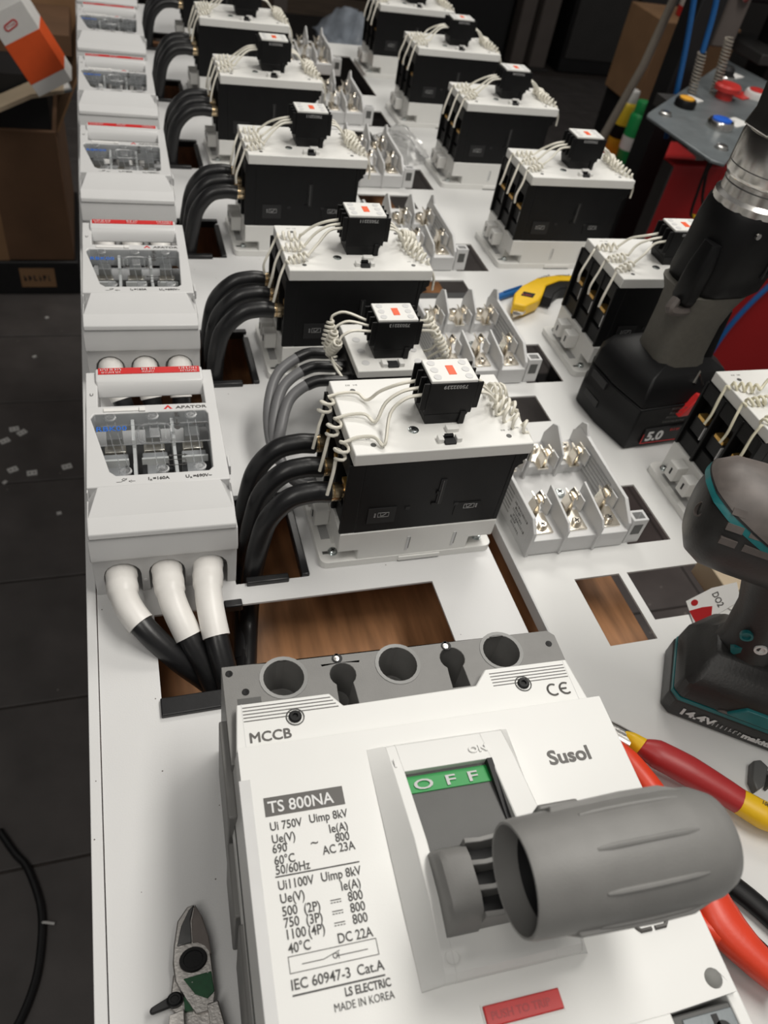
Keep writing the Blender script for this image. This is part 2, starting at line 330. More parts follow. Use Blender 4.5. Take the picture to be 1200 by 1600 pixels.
# ------------------------------------------------------------------ fuse switches
ORD = ['nearest', 'second', 'third', 'fourth', 'fifth', 'farthest']
WIN = [(-.0445, .113), (-.047, .108), (-.0345, .047), (-.030, .042), (.036, .042), (.0395, .046), (.042, .108), (.040, .113)]
def fuse_switch(k, y):
    lab = ['nearest white fuse switch with clear window and red-striped handle, above the white-sleeved cables',
           'second white fuse switch from the camera, directly behind the nearest one', 'third white fuse switch from the camera in the left-hand row',
           'fourth white fuse switch from the camera in the left-hand row', 'fifth white fuse switch, near the top left of the plate',
           'farthest white fuse switch, cut off by the top edge of the photo'][k]
    t = thing('fuse_switch', lab, 'fuse switch', (.0085, y-.0025, 0), -.6, 'white fuse switches in a row along the plate edge')
    t.scale = (1, 1, .955)
    b = MB(); b.box(-.050, .050, .020, .150, 0, .044); obj('base', b, 'rbk', t, .001)
    arch = [(-.052, .045), (-.052, 0), (-.0455, 0)]
    for cx in (-.032, 0, .032):
        r = .0132
        arch += [(cx-r, 0), (cx-r, .022)]+[(cx+r*math.cos(PI-PI*i/8), .022+r*1.05*math.sin(PI*i/8)) for i in range(1, 8)]+[(cx+r, .022), (cx+r, 0)]
    arch += [(.0455, 0), (.052, 0), (.052, .045)]
    # remove doubled points
    pts = []
    for p in arch:
        if not pts or (abs(p[0]-pts[-1][0])+abs(p[1]-pts[-1][1])) > 1e-6: pts.append(p)
    b = MB().prism(pts, 'y', 0, .0035); cb = obj('cable_shroud', b, 'lgrey', t, .0004)
    b = MB(); b.box(-.052, -.0495, .0035, .03, 0, .045); b.box(.0495, .052, .0035, .03, 0, .045); obj('shroud_side', b, 'lgrey', t)
    for x in (-.016, .016):
        b = MB(); b.m = tr(x, -.0002, .014) @ rot('X', 90); b.lathe([(.0016, 0), (.0016, .0003), (0, .0003)], 10); obj('pin_hole', b, 'inkw', cb)
    obj('terminal_cover', MB().prism([(-.0035, .0445), (-.0035, .049), (.0005, .0655), (.02, .0655), (.02, .0445)], 'x', -.0525, .0525), 'rbk', t, .0007)
    b = MB().prism([(-.001, .0665), (.000, .0705), (.012, .0760), (.034, .0770), (.034, .060), (.010, .060)], 'x', -.0515, .0515); obj('blank_panel', b, 'rbk', t, .0008)
    lid = thing_part = obj('lid', MB().holed([(-.0505, .031), (.0505, .031), (.0505, .122), (-.0505, .122)], [WIN], 'z', .068, .0875), 'rbk', t, .0008)
    obj('lid_skirt', MB().tbox((-.0513, .0513, .0105, .034), (-.043, .043, .0305, .034), .0750, .0873), 'rbk', t, .0004)
    # side flare
    for s in (-1, 1):
        obj('side_rail', MB().prism([(s*.0505, .086), (s*.0535, .062), (s*.0535, .045), (s*.0500, .045), (s*.0495, .086)], 'y', .028, .150), 'rbk', t, .0006)
        obj('handle_post', MB().prism([(.120, .062), (.120, .0873), (.150, .0885), (.166, .088), (.168, .078), (.166, .062)], 'x', min(s*.0415, s*.0505), max(s*.0415, s*.0505)), 'rbk', t, .0012)
    bar = obj('handle_bar', MB().prism([(.143, .078), (.145, .0865), (.150, .091), (.166, .0915), (.170, .088), (.169, .078)], 'x', -.0425, .0425), 'rbk', t, .0015)
    r = bx('red_label', 'red', bar, -.0405, .0405, .1585, .1665, .0912, .0918)
    for x, s in ((-.039, .017), (-.007, .012), (.024, .015)):
        marks(bar, tr(x, .1628, .0919), s, .0026, 'inkw'); marks(bar, tr(x+.001, .1594, .0919), s*.85, .0022, 'inkw')
    # interior
    fr = obj('fuse_carrier', MB().box(-.046, .042, .040, .115, .046, .050), 'dgrey', t)
    for x in (-.0165, .0135):
        b = MB(); b.prism([(.041, .05), (.041, .080), (.062, .080), (.064, .074), (.085, .074), (.087, .081), (.112, .081), (.112, .05)], 'x', x-.0013, x+.0013); obj('phase_partition', b, 'white', t, .0003)
    for i, x in enumerate((-.031, -.0015, .0285)):
        bx('fuse_body', 'vent', t, x-.0095, x+.0095, .056, .088, .05, .066, .001)
        bx('fuse_blade', 'silver' if i else 'brass', t, x-.008, x+.008, .0455, .054, .05, .064, .0005); bx('fuse_blade', 'silver', t, x-.008, x+.008, .090, .098, .05, .066, .0005)
        for dx in (-.0105, .0065): bx('arc_slot', 'mattblack', t, x+dx+.0005, x+dx+.0040, .056, .073, .064, .0668)
        bx('spring_bay', 'mattblack', t, x-.0095, x+.0095, .0755, .0790, .05, .0685); bx('grip_lug', 'grey2', t, x-.006, x+.006, .099, .111, .05, .072, .0006)
        bx('clip_guard', 'white', t, x-.010, x+.010, .073, .075, .05, .073, .0003); bx('clip_guard', 'white', t, x-.0115, x+.0115, .0425, .0445, .05, .069, .0003)
    bx('yellow_tag', 'yel2', t, -.002, .011, .0415, .0445, .069, .0705); bx('slot_bar', 'mattblack', t, .0, .014, .062, .0645, .069, .0705)
    pane = obj('window', MB().prism([(p[0]*.995, p[1]+.0002*(1 if p[1] < .07 else -1)) for p in WIN], 'z', .0852, .0862), 'clear', t)
    for cx, cy in ((-.0330, .1085), (-.001, .1085), (.0285, .1085), (-.0235, .047), (.003, .047), (.030, .0475)):
        b = MB(); b.m = tr(cx, cy, .0862); b.lathe([(.0048, 0), (.0048, .0010), (.0036, .0013), (.0034, .0004), (.0020, .0004), (.0018, .0011), (0, .0012)], 16); obj('moulded_ring', b, 'boss', pane)
    ring = [(.0125*math.copysign(abs(math.cos(a))**.6, math.cos(a))-.0005, .0875+.0115*math.copysign(abs(math.sin(a))**.6, math.sin(a)), .0868) for a in [2*PI*i/28 for i in range(29)]]
    obj('finger_loop', MB().tube(ring, .0010, 6), 'boss', pane)
    b = MB(); b.box(-.0045, .0035, .083, .094, .0858, .0872); obj('finger_tab', b, 'boss', pane, .0006)
    for x in (-.0085, .0075): bx('moulded_rib', 'boss', pane, x-.0004, x+.0004, .079, .096, .0861, .0871)
    for cx, xb in ((-.0325, -.0240), (-.0010, .0025), (.0285, .0295)):
        for d in (-.003, .003): obj('moulded_rib', MB().tube([(cx+d, .103, .0860), ((cx+xb)/2+d, .075, .0860), (xb+d, .052, .0860)], .0005, 5), 'boss', pane)
    for yy in (.099, .0765): bx('moulded_rib', 'boss', pane, -.040, .041, yy-.0004, yy+.0004, .0858, .0866)
    text('RBK00', .0078, 'inkblue', pane, tr(-.0435, .0925, .0868), .98, .00012, sp=1.08)
    b = MB(); b.prism([(.016, .1115), (.019, .1115), (.018, .1085), (.020, .1065), (.016, .1065)], 'z', .0868, .087); b.box(.0165, .0177, .0965, .103, .0868, .087); b.prism([(.0145, .0985), (.0197, .0985), (.0171, .0962)], 'z', .0868, .0871); b.lathe([(.0022, .0868), (.0022, .087), (0, .087)], 14, tr(.0171, .093, 0)) ; obj('printed_symbol', b, 'ink', pane)
    b = MB(); b.box(.031, .041, .0965, .0975, .0868, .087); b.prism([(.031, .0985), (.031, .0955), (.0285, .097)], 'z', .0868, .087); obj('printed_symbol', b, 'ink', pane)
    b = MB(); b.box(.010, .0195, .0605, .0614, .0868, .087); b.prism([(.010, .0625), (.010, .0594), (.0075, .061)], 'z', .0868, .087); b.prism([(.0195, .0625), (.0195, .0594), (.022, .061)], 'z', .0868, .087); obj('printed_symbol', b, 'ink', pane)
    b = MB().holed(rrect(.0075, .0205, .0500, .0565, .0008), [rrect(.0081, .0199, .0506, .0559, .0006)], 'z', .0868, .087); obj('printed_frame', b, 'ink', pane)
    # print on lid
    text('APATOR', .0046, 'inkg', lid, tr(.0175, .1155, .0877), 1.35, .0001)
    b = MB(); b.prism([(.008, .1155), (.010, .1155), (.0115, .1180), (.013, .1155), (.015, .1155), (.0115, .1205)], 'z', .0875, .0877); obj('red_emblem', b, 'red', lid)
    bx('white_sticker', 'paper', lid, -.0375, -.0110, .1145, .1185, .0875, .0885, .0004); bx('sticker_tab', 'paper', lid, -.0108, -.006, .1135, .1185, .0875, .0890, .0004)
    text('I  =160A', .0042, 'ink', lid, tr(-.0080, .0352, .0877), 1.0, .0001); text('n', .003, 'ink', lid, tr(-.0067, .0345, .0877), 1.0, .0001)
    text('U  =690V~', .0042, 'ink', lid, tr(.0185, .0350, .0877), 1.0, .0001); text('n', .003, 'ink', lid, tr(.0217, .0343, .0877), 1.0, .0001)
    b = MB(); b.tube([(-.0300, .0350, .0876), (-.0265, .0350, .0876), (-.0225, .0385, .0876)], .0002, 4); b.tube([(-.0262, .0372, .0876), (-.0248, .0385, .0876), (-.0228, .0372, .0876), (-.0245, .0358, .0876), (-.0262, .0372, .0876)], .0002, 4); b.tube([(-.0215, .0352, .0876), (-.0195, .0363, .0876), (-.0195, .0342, .0876), (-.0215, .0352, .0876)], .0002, 4); b.tube([(-.0195, .0352, .0876), (-.0170, .0352, .0876)], .0002, 4); obj('printed_symbol', b, 'ink', lid)
    text('U', .0042, 'inkg', t, tr(-.0475, .135, .0884))
    bx('side_latch', 'rbk', t, .0530, .0550, .062, .075, .060, .070, .0005)
    return t
for k in range(6): fuse_switch(k, .388+.2565*k+(0 if k < 1 else .002))
# switch cables: white sleeve then black jacket, one thing each
def cable(label, pts, r, split=None, sleeve='sleeve', sr=None, jacket='rubber', group=None, lug=None, n=14):
    t = thing('power_cable', label, 'cable', pts[0], 0, group)
    P = spline(pts, 9); o = V(pts[0]); P = [p-o for p in P]
    if split:
        i = split; obj('cable_jacket', MB().tube(P[i-1:], r, n), jacket, t)
        Q = P[:i+1]; rr = [sr*(1+.045*max(0, math.sin(j*1.35))*(1 if j < i*.55 else 0)-.10*(j > i*.55)) for j in range(len(Q))]
        obj('heat_shrink_sleeve', MB().tube(Q, rr, n), sleeve, t)
    else: obj('cable_jacket', MB().tube(P, r, n), jacket, t)
    if lug:
        b = MB(); b.m = Matrix.Translation(V(lug)-o) @ rot('Y', 90)
        b.lathe([(.0066, 0), (.0074, .001), (.0074, .004), (.0068, .0045), (.0074, .005), (.0074, .010), (.0058, .0105), (.0058, .013), (0, .013)], 14); obj('cable_lug', b, 'brass', t)
        b = MB(); b.m = Matrix.Translation(V(lug)-o) @ rot('Y', 90); b.lathe([(.0076, -.0012), (.0076, .0004), (0, .0004)], 14); obj('copper_strand', b, 'copper', t)
    return t
PH = ['left', 'middle', 'right']
for k in range(5):
    y = .388+.2565*k+(0 if k < 1 else .002); g = 'white-sleeved black cables leaving the fuse switches'
    dz = -.045
    for i in range(3):
        if k == 0:
            pts = [[(-.023, y+.012, .021), (-.0245, y-.010, .0215), (-.0215, y-.030, .020), (-.010, y-.049, .013), (.010, y-.066, -.004), (.029, y-.074, -.025), (.046, y-.082, dz)],
                   [(.0085, y+.012, .021), (.0085, y-.010, .022), (.0105, y-.033, .020), (.019, y-.056, .008), (.031, y-.078, -.012), (.039, y-.094, -.032), (.044, y-.110, dz)],
                   [(.0410, y+.012, .022), (.0380, y-.010, .0235), (.0360, y-.034, .022), (.038, y-.062, .012), (.043, y-.088, -.008), (.047, y-.106, -.030), (.050, y-.122, dz)]][i]
            lab = ['left', 'middle', 'right'][i]+' of the three thick black cables with white sleeves at the nearest fuse switch'
            cable(lab, pts, .0088, 25 if i == 0 else 27, sr=.0112, group=g)
        else:
            x = (-.023, .0085, .0410)[i]
            pts = [(x, y+.012, .020), (x, y-.010, .021), (x*.9+.002, y-.030, .016), (x*.8+.006, y-.044, -.002), (x*.7+.008, y-.050, -.025), (x*.7+.008, y-.052, dz)]
            cable('%s white-sleeved cable below the %s fuse switch from the camera' % (PH[i], ORD[k]), pts, .0088, 22, sr=.0112, group=g)
# ------------------------------------------------------------------ contactors
def aux_block(t, x, y, z, num, flip=True):
    a = bx('auxiliary_block', 'black', t, x, x+.038, y, y+.028, z+.010, z+.038, .0006)
    obj('block_foot', MB().tbox((x+.003, x+.031, y+.001, y+.027), (x, x+.036, y, y+.028), z-.0005, z+.010), 'black', t, .0005)
    bx('latch_hook', 'black', t, x+.029, x+.034, y-.0012, y+.004, z, z+.012, .0005)
    lp = bx('label_plate', 'white', t, x+.0005, x+.0375, y+.0005, y+.0275, z+.038, z+.0405, .0006)
    bx('orange_flag', 'led', lp, x+.0165, x+.0225, y+.008, y+.019, z+.0402, z+.0408)
    for cx in (.0065, .0315):
        for cy in (.0055, .014, .0225):
            b = MB(); b.m = tr(x+cx, y+cy, z+.0405); b.lathe([(.0031, 0), (.0031, .0003), (.0024, .0004), (0, .0002)], 14); obj('terminal_dimple', b, 'lgrey', lp)
    for s in (0, 1):
        for i in range(4):
            yy = y+.0005+i*.0085
            xa, xb = ((x-.0045, x) if s == 0 else (x+.038, x+.0425))
            bx('terminal_fin', 'black', t, xa, xb, yy, yy+.0015, z+.014, z+.038, .0003)
    if num: text(num, .0042, 'inks', a, Matrix(((-1, 0, 0, x+.030), (0, 0, -1, y-.0002), (0, -1, 0, z+.0365), (0, 0, 0, 1))), 1.15, .00008)
def helix(a, b, turns, r, k=10, ph=0):
    A = V(a); B = V(b); d = (B-A); T = d.normalized(); u = T.orthogonal().normalized(); q = T.cross(u); n = int(turns*k); out = []
    for i in range(n+1):
        t = i/n; an = 2*PI*turns*t+ph; rr = r*min(1, 4*t+.25, 4*(1-t)+.25)
        out.append(A+d*t+(u*math.cos(an)+q*math.sin(an))*rr)
    return out
def wires(t, x0, x1, xL, xR, yb, z, rnd, mode='normal', m='wire'):
    # left three and right three damping wires with coiled pigtails
    for s in (0, 1):
        for i in range(3):
            j = lambda q: rnd.uniform(-q, q)
            ya = .033+i*.0085; ye = (.012, .038, .064)[i]
            xs, xe, sg = (x0, xL, -1) if s == 0 else (x1, xR, 1)
            turns = (3.2 if mode == 'loose' else 5.0)+j(.6); hr = .0050 if mode == 'loose' else .0040
            if s == 0:
                p = [V((xs+.003, ya, z+.026)), V((xs-.012, ya-.001+j(.001), z+.0235)), V((xs-.024, ya*.6+ye*.4+j(.002), z+.015+j(.002)))]
                if mode == 'loose':
                    p += [V((xs-.032, ye-.006, z+.003)), V((xs-.038, ye+.002, z+.004)), V((xe+.006, ye+.004, z+.003))]
                    h = helix((xe-.004, ye+.002, z+.001), (xe-.009, ye-.001, z-.013), 2.2, .0050, 10, i)
                    path = spline(p+[h[0]], 5)[:-1]+h+spline([h[-1], V((xe-.012, ye-.005, z-.022)), V((xe-.016, ye-.010, z-.040))], 4)[1:]
                    obj('damping_wire', MB().tube(path, .00135, 6), m, t, ang=60); continue
                h = helix((xs-.034, ya*.45+ye*.5+j(.003), z+.0065), (xe-.001, ye+.003+j(.002), z-.001), turns, hr, 9, j(3))
                e = [V((xe-.006, ye-.002, z-.012)), V((xe-.011+j(.002), ye-.006, z-.026)), V((xe-.012, ye-.007, z-.036))]
            else:
                p = [V((xs-.003, ya, z+.026)), V((xs+.008, ya+j(.001), z+.024)), V((xs+.018, ya+.002+j(.002), z+.014))]
                h = helix((xs+.022, ya+.008+j(.002), z+.007), (xe-.001, ye-.002+j(.002), z+.002), turns+1, hr+.0010, 9, j(3))
                e = [V((xe+.006, ye-.003, z-.012)), V((xe+.007, ye-.004, z-.026))]
            path = spline(p+[h[0]], 4)[:-1]+h+spline([h[-1]]+e, 4)[1:]
            obj('damping_wire', MB().tube(path, .00135, 6), m, t, ang=60)
def pole_mark(parent, x, y, z, flip=False):     # small white print on the black front
    b = MB(); b.box(x, x+.0095, y-.0002, y, z, z+.0004); b.box(x, x+.0095, y-.0002, y, z+.0046, z+.005); b.box(x, x+.0004, y-.0002, y, z, z+.005); b.box(x+.0091, x+.0095, y-.0002, y, z, z+.005)
    b.box(x+.0022, x+.0048, y-.0002, y, z+.0012, z+.0017); b.prism([(x+.0044, z+.0012), (x+.0072, z+.0036), (x+.0066, z+.0038), (x+.004, z+.0016)], 'y', y-.0002, y); b.box(x+.0022, x+.0026, y-.0002, y, z+.0012, z+.0038)
    xx = x-.0028 if not flip else x+.0105; b.box(xx, xx+.0013, y-.0002, y, z+.0003, z+.0013); b.box(xx, xx+.0013, y-.0002, y, z+.0021, z+.0028); b.box(xx, xx+.0013, y-.0002, y, z+.0036, z+.0044)
    obj('pole_symbol', b, 'inks', parent)
def contactor(label, loc, sx, num, seed, wired=True, mode='normal', group=None, wm='wire'):
    t = thing('contactor', label, 'contactor', loc, 0, group); t.scale = (sx, 1, 1); rnd = random.Random(seed)
    # base
    b = MB(); b.prism(rrect(0, .153, 0, .094, .006), 'z', 0, .0075); base = obj('base', b, 'white', t, .001)
    b = MB(); b.prism([(.030, .006), (.030, .019), (.0125, .019), (.0125, .040), (.149, .040), (.149, .021), (.128, .021), (.128, .006)], 'y', .0005, .020); b.box(.013, .149, .020, .090, .006, .040); obj('pedestal', b, 'white', t, .0008)
    for x in (.071, .112):
        bx('vent_slot', 'lgrey', t, x, x+.0022, .0000, .002, .013, .030); bx('slot_shadow', 'dgrey', t, x+.0022, x+.0030, .0002, .002, .015, .029)  # dark grey strip paints the shadow beside each slot
    bx('rail_notch', 'mattblack', t, .067, .104, -.0003, .002, 0, .0013); bx('rail_tongue', 'white', t, .067, .104, -.0012, .003, .0014, .0060, .0004)
    for (x, y) in ((.012, .011), (.142, .011), (.012, .083)): screw('mounting_screw', t, x, y, .0078, .0034, .003)
    bx('screw_slot', 'dgrey', t, .0035, .012, .0095, .0125, .0070, .0077)
    for y in (.034, .056): obj('rail_clip', MB().box(-.000, .013, y, y+.014, .016, .034), 'white', t, .0012); bx('clip_slot', 'mattblack', t, -.0004, .0005, y+.0055, y+.0075, .022, .029)
    bx('foot_recess', 'vent', t, .0055, .013, .026, .076, .0068, .0078)
    # housing
    hb = MB(); hb.box(.024, .145, .0012, .089, .0400, .1145); hb.box(.0125, .0238, .0018, .0885, .0985, .1143); hb.box(.145, .149, .0012, .089, .0400, .1145)
    hb.prism([(.149, .1145), (.1565, .1145), (.1565, .108), (.1535, .106), (.1550, .103), (.1510, .101), (.149, .098)], 'y', .0015, .089)
    h = obj('housing', hb, 'black', t, .0005)
    for i in range(4):
        y = .0012+i*.0283
        bx('phase_barrier', 'black', t, .0115, .0242, y, y+.0030, .0405, .1143, .0006)
    for i in range(3):
        y = .0045+i*.0283
        bx('terminal_bar', 'ochre', t, .0150, .0245, y+.006, y+.020, .0775, .0815, .0004)
        bx('terminal_cup', 'mattblack', t, .0165, .0245, y+.002, y+.0235, .0605, .0770, .0006)
        bx('terminal_rim', 'lgrey', t, .0140, .0168, y+.0035, y+.0048, .062, .076); bx('bay_floor', 'black', t, .0150, .0245, y-.001, y+.026, .0405, .058, .0008)
    # front face details
    fy = .0010
    bx('centre_slot', 'mattblack', t, .0875, .0925, fy-.0006, fy+.002, .066, .093); bx('slot_bar', 'dgrey', t, .0893, .0900, fy-.0012, fy, .067, .092); bx('slot_step', 'black', t, .086, .0885, fy-.0010, fy, .078, .081); bx('slot_step', 'black', t, .084, .0895, fy-.0010, fy, .066, .068)
    bx('peg_hole', 'mattblack', t, .063, .0668, fy-.0004, fy+.001, .0625, .0655); bx('peg_hole', 'mattblack', t, .1045, .1083, fy-.0004, fy+.001, .0625, .0655)
    q = bx('recessed_panel', 'mattblack', t, .0325, .0555, fy-.0004, fy+.001, .0500, .0670); pole_mark(q, .0405, fy-.0005, .0570)
    q = bx('recessed_panel', 'black', t, .106, .128, fy-.0003, fy+.001, .0510, .0650); pole_mark(q, .1135, fy-.0004, .0580, True)
    # cover
    c = obj('top_cover', MB().box(.0140, .1570, .0000, .088, .1145, .1255), 'white', t, .0009)
    for (x, y) in ((.030, .010), (.030, .074), (.139, .010), (.139, .074)):
        b = MB(); b.m = tr(x, y, .1255); b.lathe([(.0022, 0), (.0022, .0002), (0, .0002)], 12); obj('screw_well', b, 'dgrey', c)
    for (x, y) in ((.026, .016), (.032, .016), (.026, .080), (.032, .080), (.135, .016), (.141, .016), (.1440, .018), (.1475, .018), (.135, .080)):
        marks(c, tr(x, y, .1256), .0035, .0016, 'inkg')
    screw('cover_screw', t, .065, .0235, .1256, .0034, .0012)
    b = bx('latch', 'mattblack', t, .0845, .0935, .0045, .0135, .1250, .1275, .0004); bx('latch_tab', 'black', t, .0855, .0925, .0100, .0128, .1262, .1300, .0004)
    for x0 in (.0795, .0940): bx('latch_guide', 'white', t, x0, x0+.0045, .0065, .0125, .1250, .1295, .0006)
    bx('latch_rail', 'white', t, .0900, .1000, .0180, .0240, .1250, .1290, .0006)
    aux_block(t, .073, .0285, .1255, num)
    if wired: wires(t, .0690, .1150, .0135, .1565, .088, .1255, rnd, mode, wm)
    return t
LX = .1295; lab = [
 'large black and white contactor nearest the camera on the left plate, carrying an auxiliary block',
 'second large contactor in the left row, just behind the small contactor with grey cables',
 'third large contactor in the left row, right of the third bundle of black cables',
 'fourth large contactor in the left row, towards the back of the plate', 'fifth large contactor in the left row, at the top of the photo',
 'farthest contactor in the left row, mostly outside the top of the photo']
nums = ['75032239', '75032211', '75032311', '75032315', '75032208', '75032297']
YL = [.3865+.2555*k for k in range(6)]
for k in range(6):
    contactor(lab[k], (LX, YL[k], 0), 1, nums[k], 11+k, True, 'loose' if k == 0 else 'normal', 'large contactors in the left row')
lab = ['contactor with open brass terminals behind the drill, cut off by the right edge',
       'contactor directly behind the black power tool with the steel head', 'contactor standing behind the yellow utility knife in the right row',
       'fourth contactor from the camera in the right row', 'fifth contactor from the camera in the right row', 'farthest contactor in the right row, at the top edge of the photo']
for k in range(6):
    contactor(lab[k], (.4795+(.0115 if k == 0 else 0), .382+RP*k-(.005 if k == 0 else 0), 0), 1.045, '7503'+str(2207+13*k), 31+k, True, 'normal', 'contactors in the right row', 'wire2' if k == 0 else 'wire')
# cables at left contactors
for k in range(6):
    for i in range(3):
        y = YL[k]+.0165+.0283*i; o = (2-i)*.0
        j = .0 if k % 2 == 0 else .002
        pts = [(LX+.004, y, .0735), (LX-.010, y, .0745), (LX-.028, y-.001, .0700), (LX-.043-j, y-.003, .0520), (LX-.050-j, y-.006, .0250), (LX-.054, y-.009, -.002), (LX-.056, y-.011, -.030)]
        if k == 0: pts += [(LX-.060, y-.03-.014*i, -.052), (LX-.068, y-.075-.02*i, -.055)]
        else: pts += [(LX-.056, y-.012, -.050)]
        where = ['front', 'middle', 'rear'][i]
        cable('%s of the three thick black cables bending down at the left row\'s %s large contactor' % (where, ORD[k]), pts, .0083, None, group='black cables feeding the left contactors', lug=(LX+.002, y, .0735))
# ------------------------------------------------------------------ small contactor with grey cables
t = thing('small_contactor', 'small contactor with grey cables between the two nearest large contactors of the left row', 'contactor', (.186, .530, 0))
obj('base', MB().box(-.004, .074, -.002, .078, 0, .030), 'white', t, .001)
h = obj('housing', MB().box(.003, .070, .002, .076, .030, .084), 'black', t, .0008); bx('top_step', 'black', t, -.002, .072, .006, .070, .060, .084, .0008)
c = bx('top_cover', 'white', t, .000, .070, .000, .074, .084, .0915, .0009)
for x in (.010, .060):
    for y in (.012, .030, .048): b = MB(); b.m = tr(x, y, .0915); b.lathe([(.0038, 0), (.0038, .0003), (.003, .0004), (0, .0002)], 14); obj('terminal_dimple', b, 'lgrey', c)
bx('front_label', 'paper', t, .012, .062, .0005, .0022, .052, .080, .0003); marks(t, tr(.016, .0004, .070) @ rot('X', 90), .02, .003, 'inkg'); marks(t, tr(.050, .0004, .072) @ rot('X', 90), .008, .003, 'red')
bx('latch', 'mattblack', t, .029, .039, .003, .012, .0915, .0935, .0004)
for x0 in (.0235, .0395): bx('latch_guide', 'white', t, x0, x0+.005, .004, .012, .0915, .0955, .0006)
aux_block(t, .017, .017, .0915, '75032213')
rnd = random.Random(3)
for i in range(3):
    ya = .0215+.0085*i
    p = [V((.015, ya, .118)), V((-.004, ya+.006*i-.004, .122)), V((-.014, ya+.008*i-.006, .118))]
    hh = helix((-.016, ya+.008*i-.008, .1145), (-.022, ya+.004-.002*i, .092), 6.5, .0040, 9, i)
    e = [V((-.014, ya, .080)), V((-.006, .010+.02*i, .072))]
    obj('damping_wire', MB().tube(spline(p+[hh[0]], 4)[:-1]+hh+spline([hh[-1]]+e, 4)[1:], 0.0013, 6), 'wire', t, ang=60)
    p = [V((.057, ya, .118)), V((.072, ya+.002, .116))]
    hh = helix((.077, ya+.008*i, .114), (.088, ya-.008+.004*i, .094), 6, .0040, 9, i*2)
    e = [V((.080, ya, .084)), V((.073, .012+.02*i, .075))]
    obj('damping_wire', MB().tube(spline(p+[hh[0]], 4)[:-1]+hh+spline([hh[-1]]+e, 4)[1:], 0.0013, 6), 'wire', t, ang=60)
for i in range(3):
    y = .545+.021*i; d = .010*i
    pts = [(.190, y, .070), (.172, y, .071), (.150, y+.000, .070), (.128-d*.2, y-.010-.002*i, .060), (.1160-d*.25, y-.035-.004*i, .044), (.1130-d*.2, .500-.000*i+d*.3, .030), (.120, .478+d*.5, .020), (.136, .468+d*.55, .016), (.155, .4815+d*.3, .014)]
    t = thing('grey_cable', ['front', 'middle', 'rear'][i]+' grey control cable looping left from the small contactor', 'cable', pts[0], 0, 'grey cables of the small contactor')
    P = [p-V(pts[0]) for p in spline(pts, 8)]; n = 19
    obj('cable_jacket', MB().tube(P[n-1:], .0049, 12), 'cgrey', t); obj('black_sleeve', MB().tube(P[:n], .0054, 12), 'rubber', t)
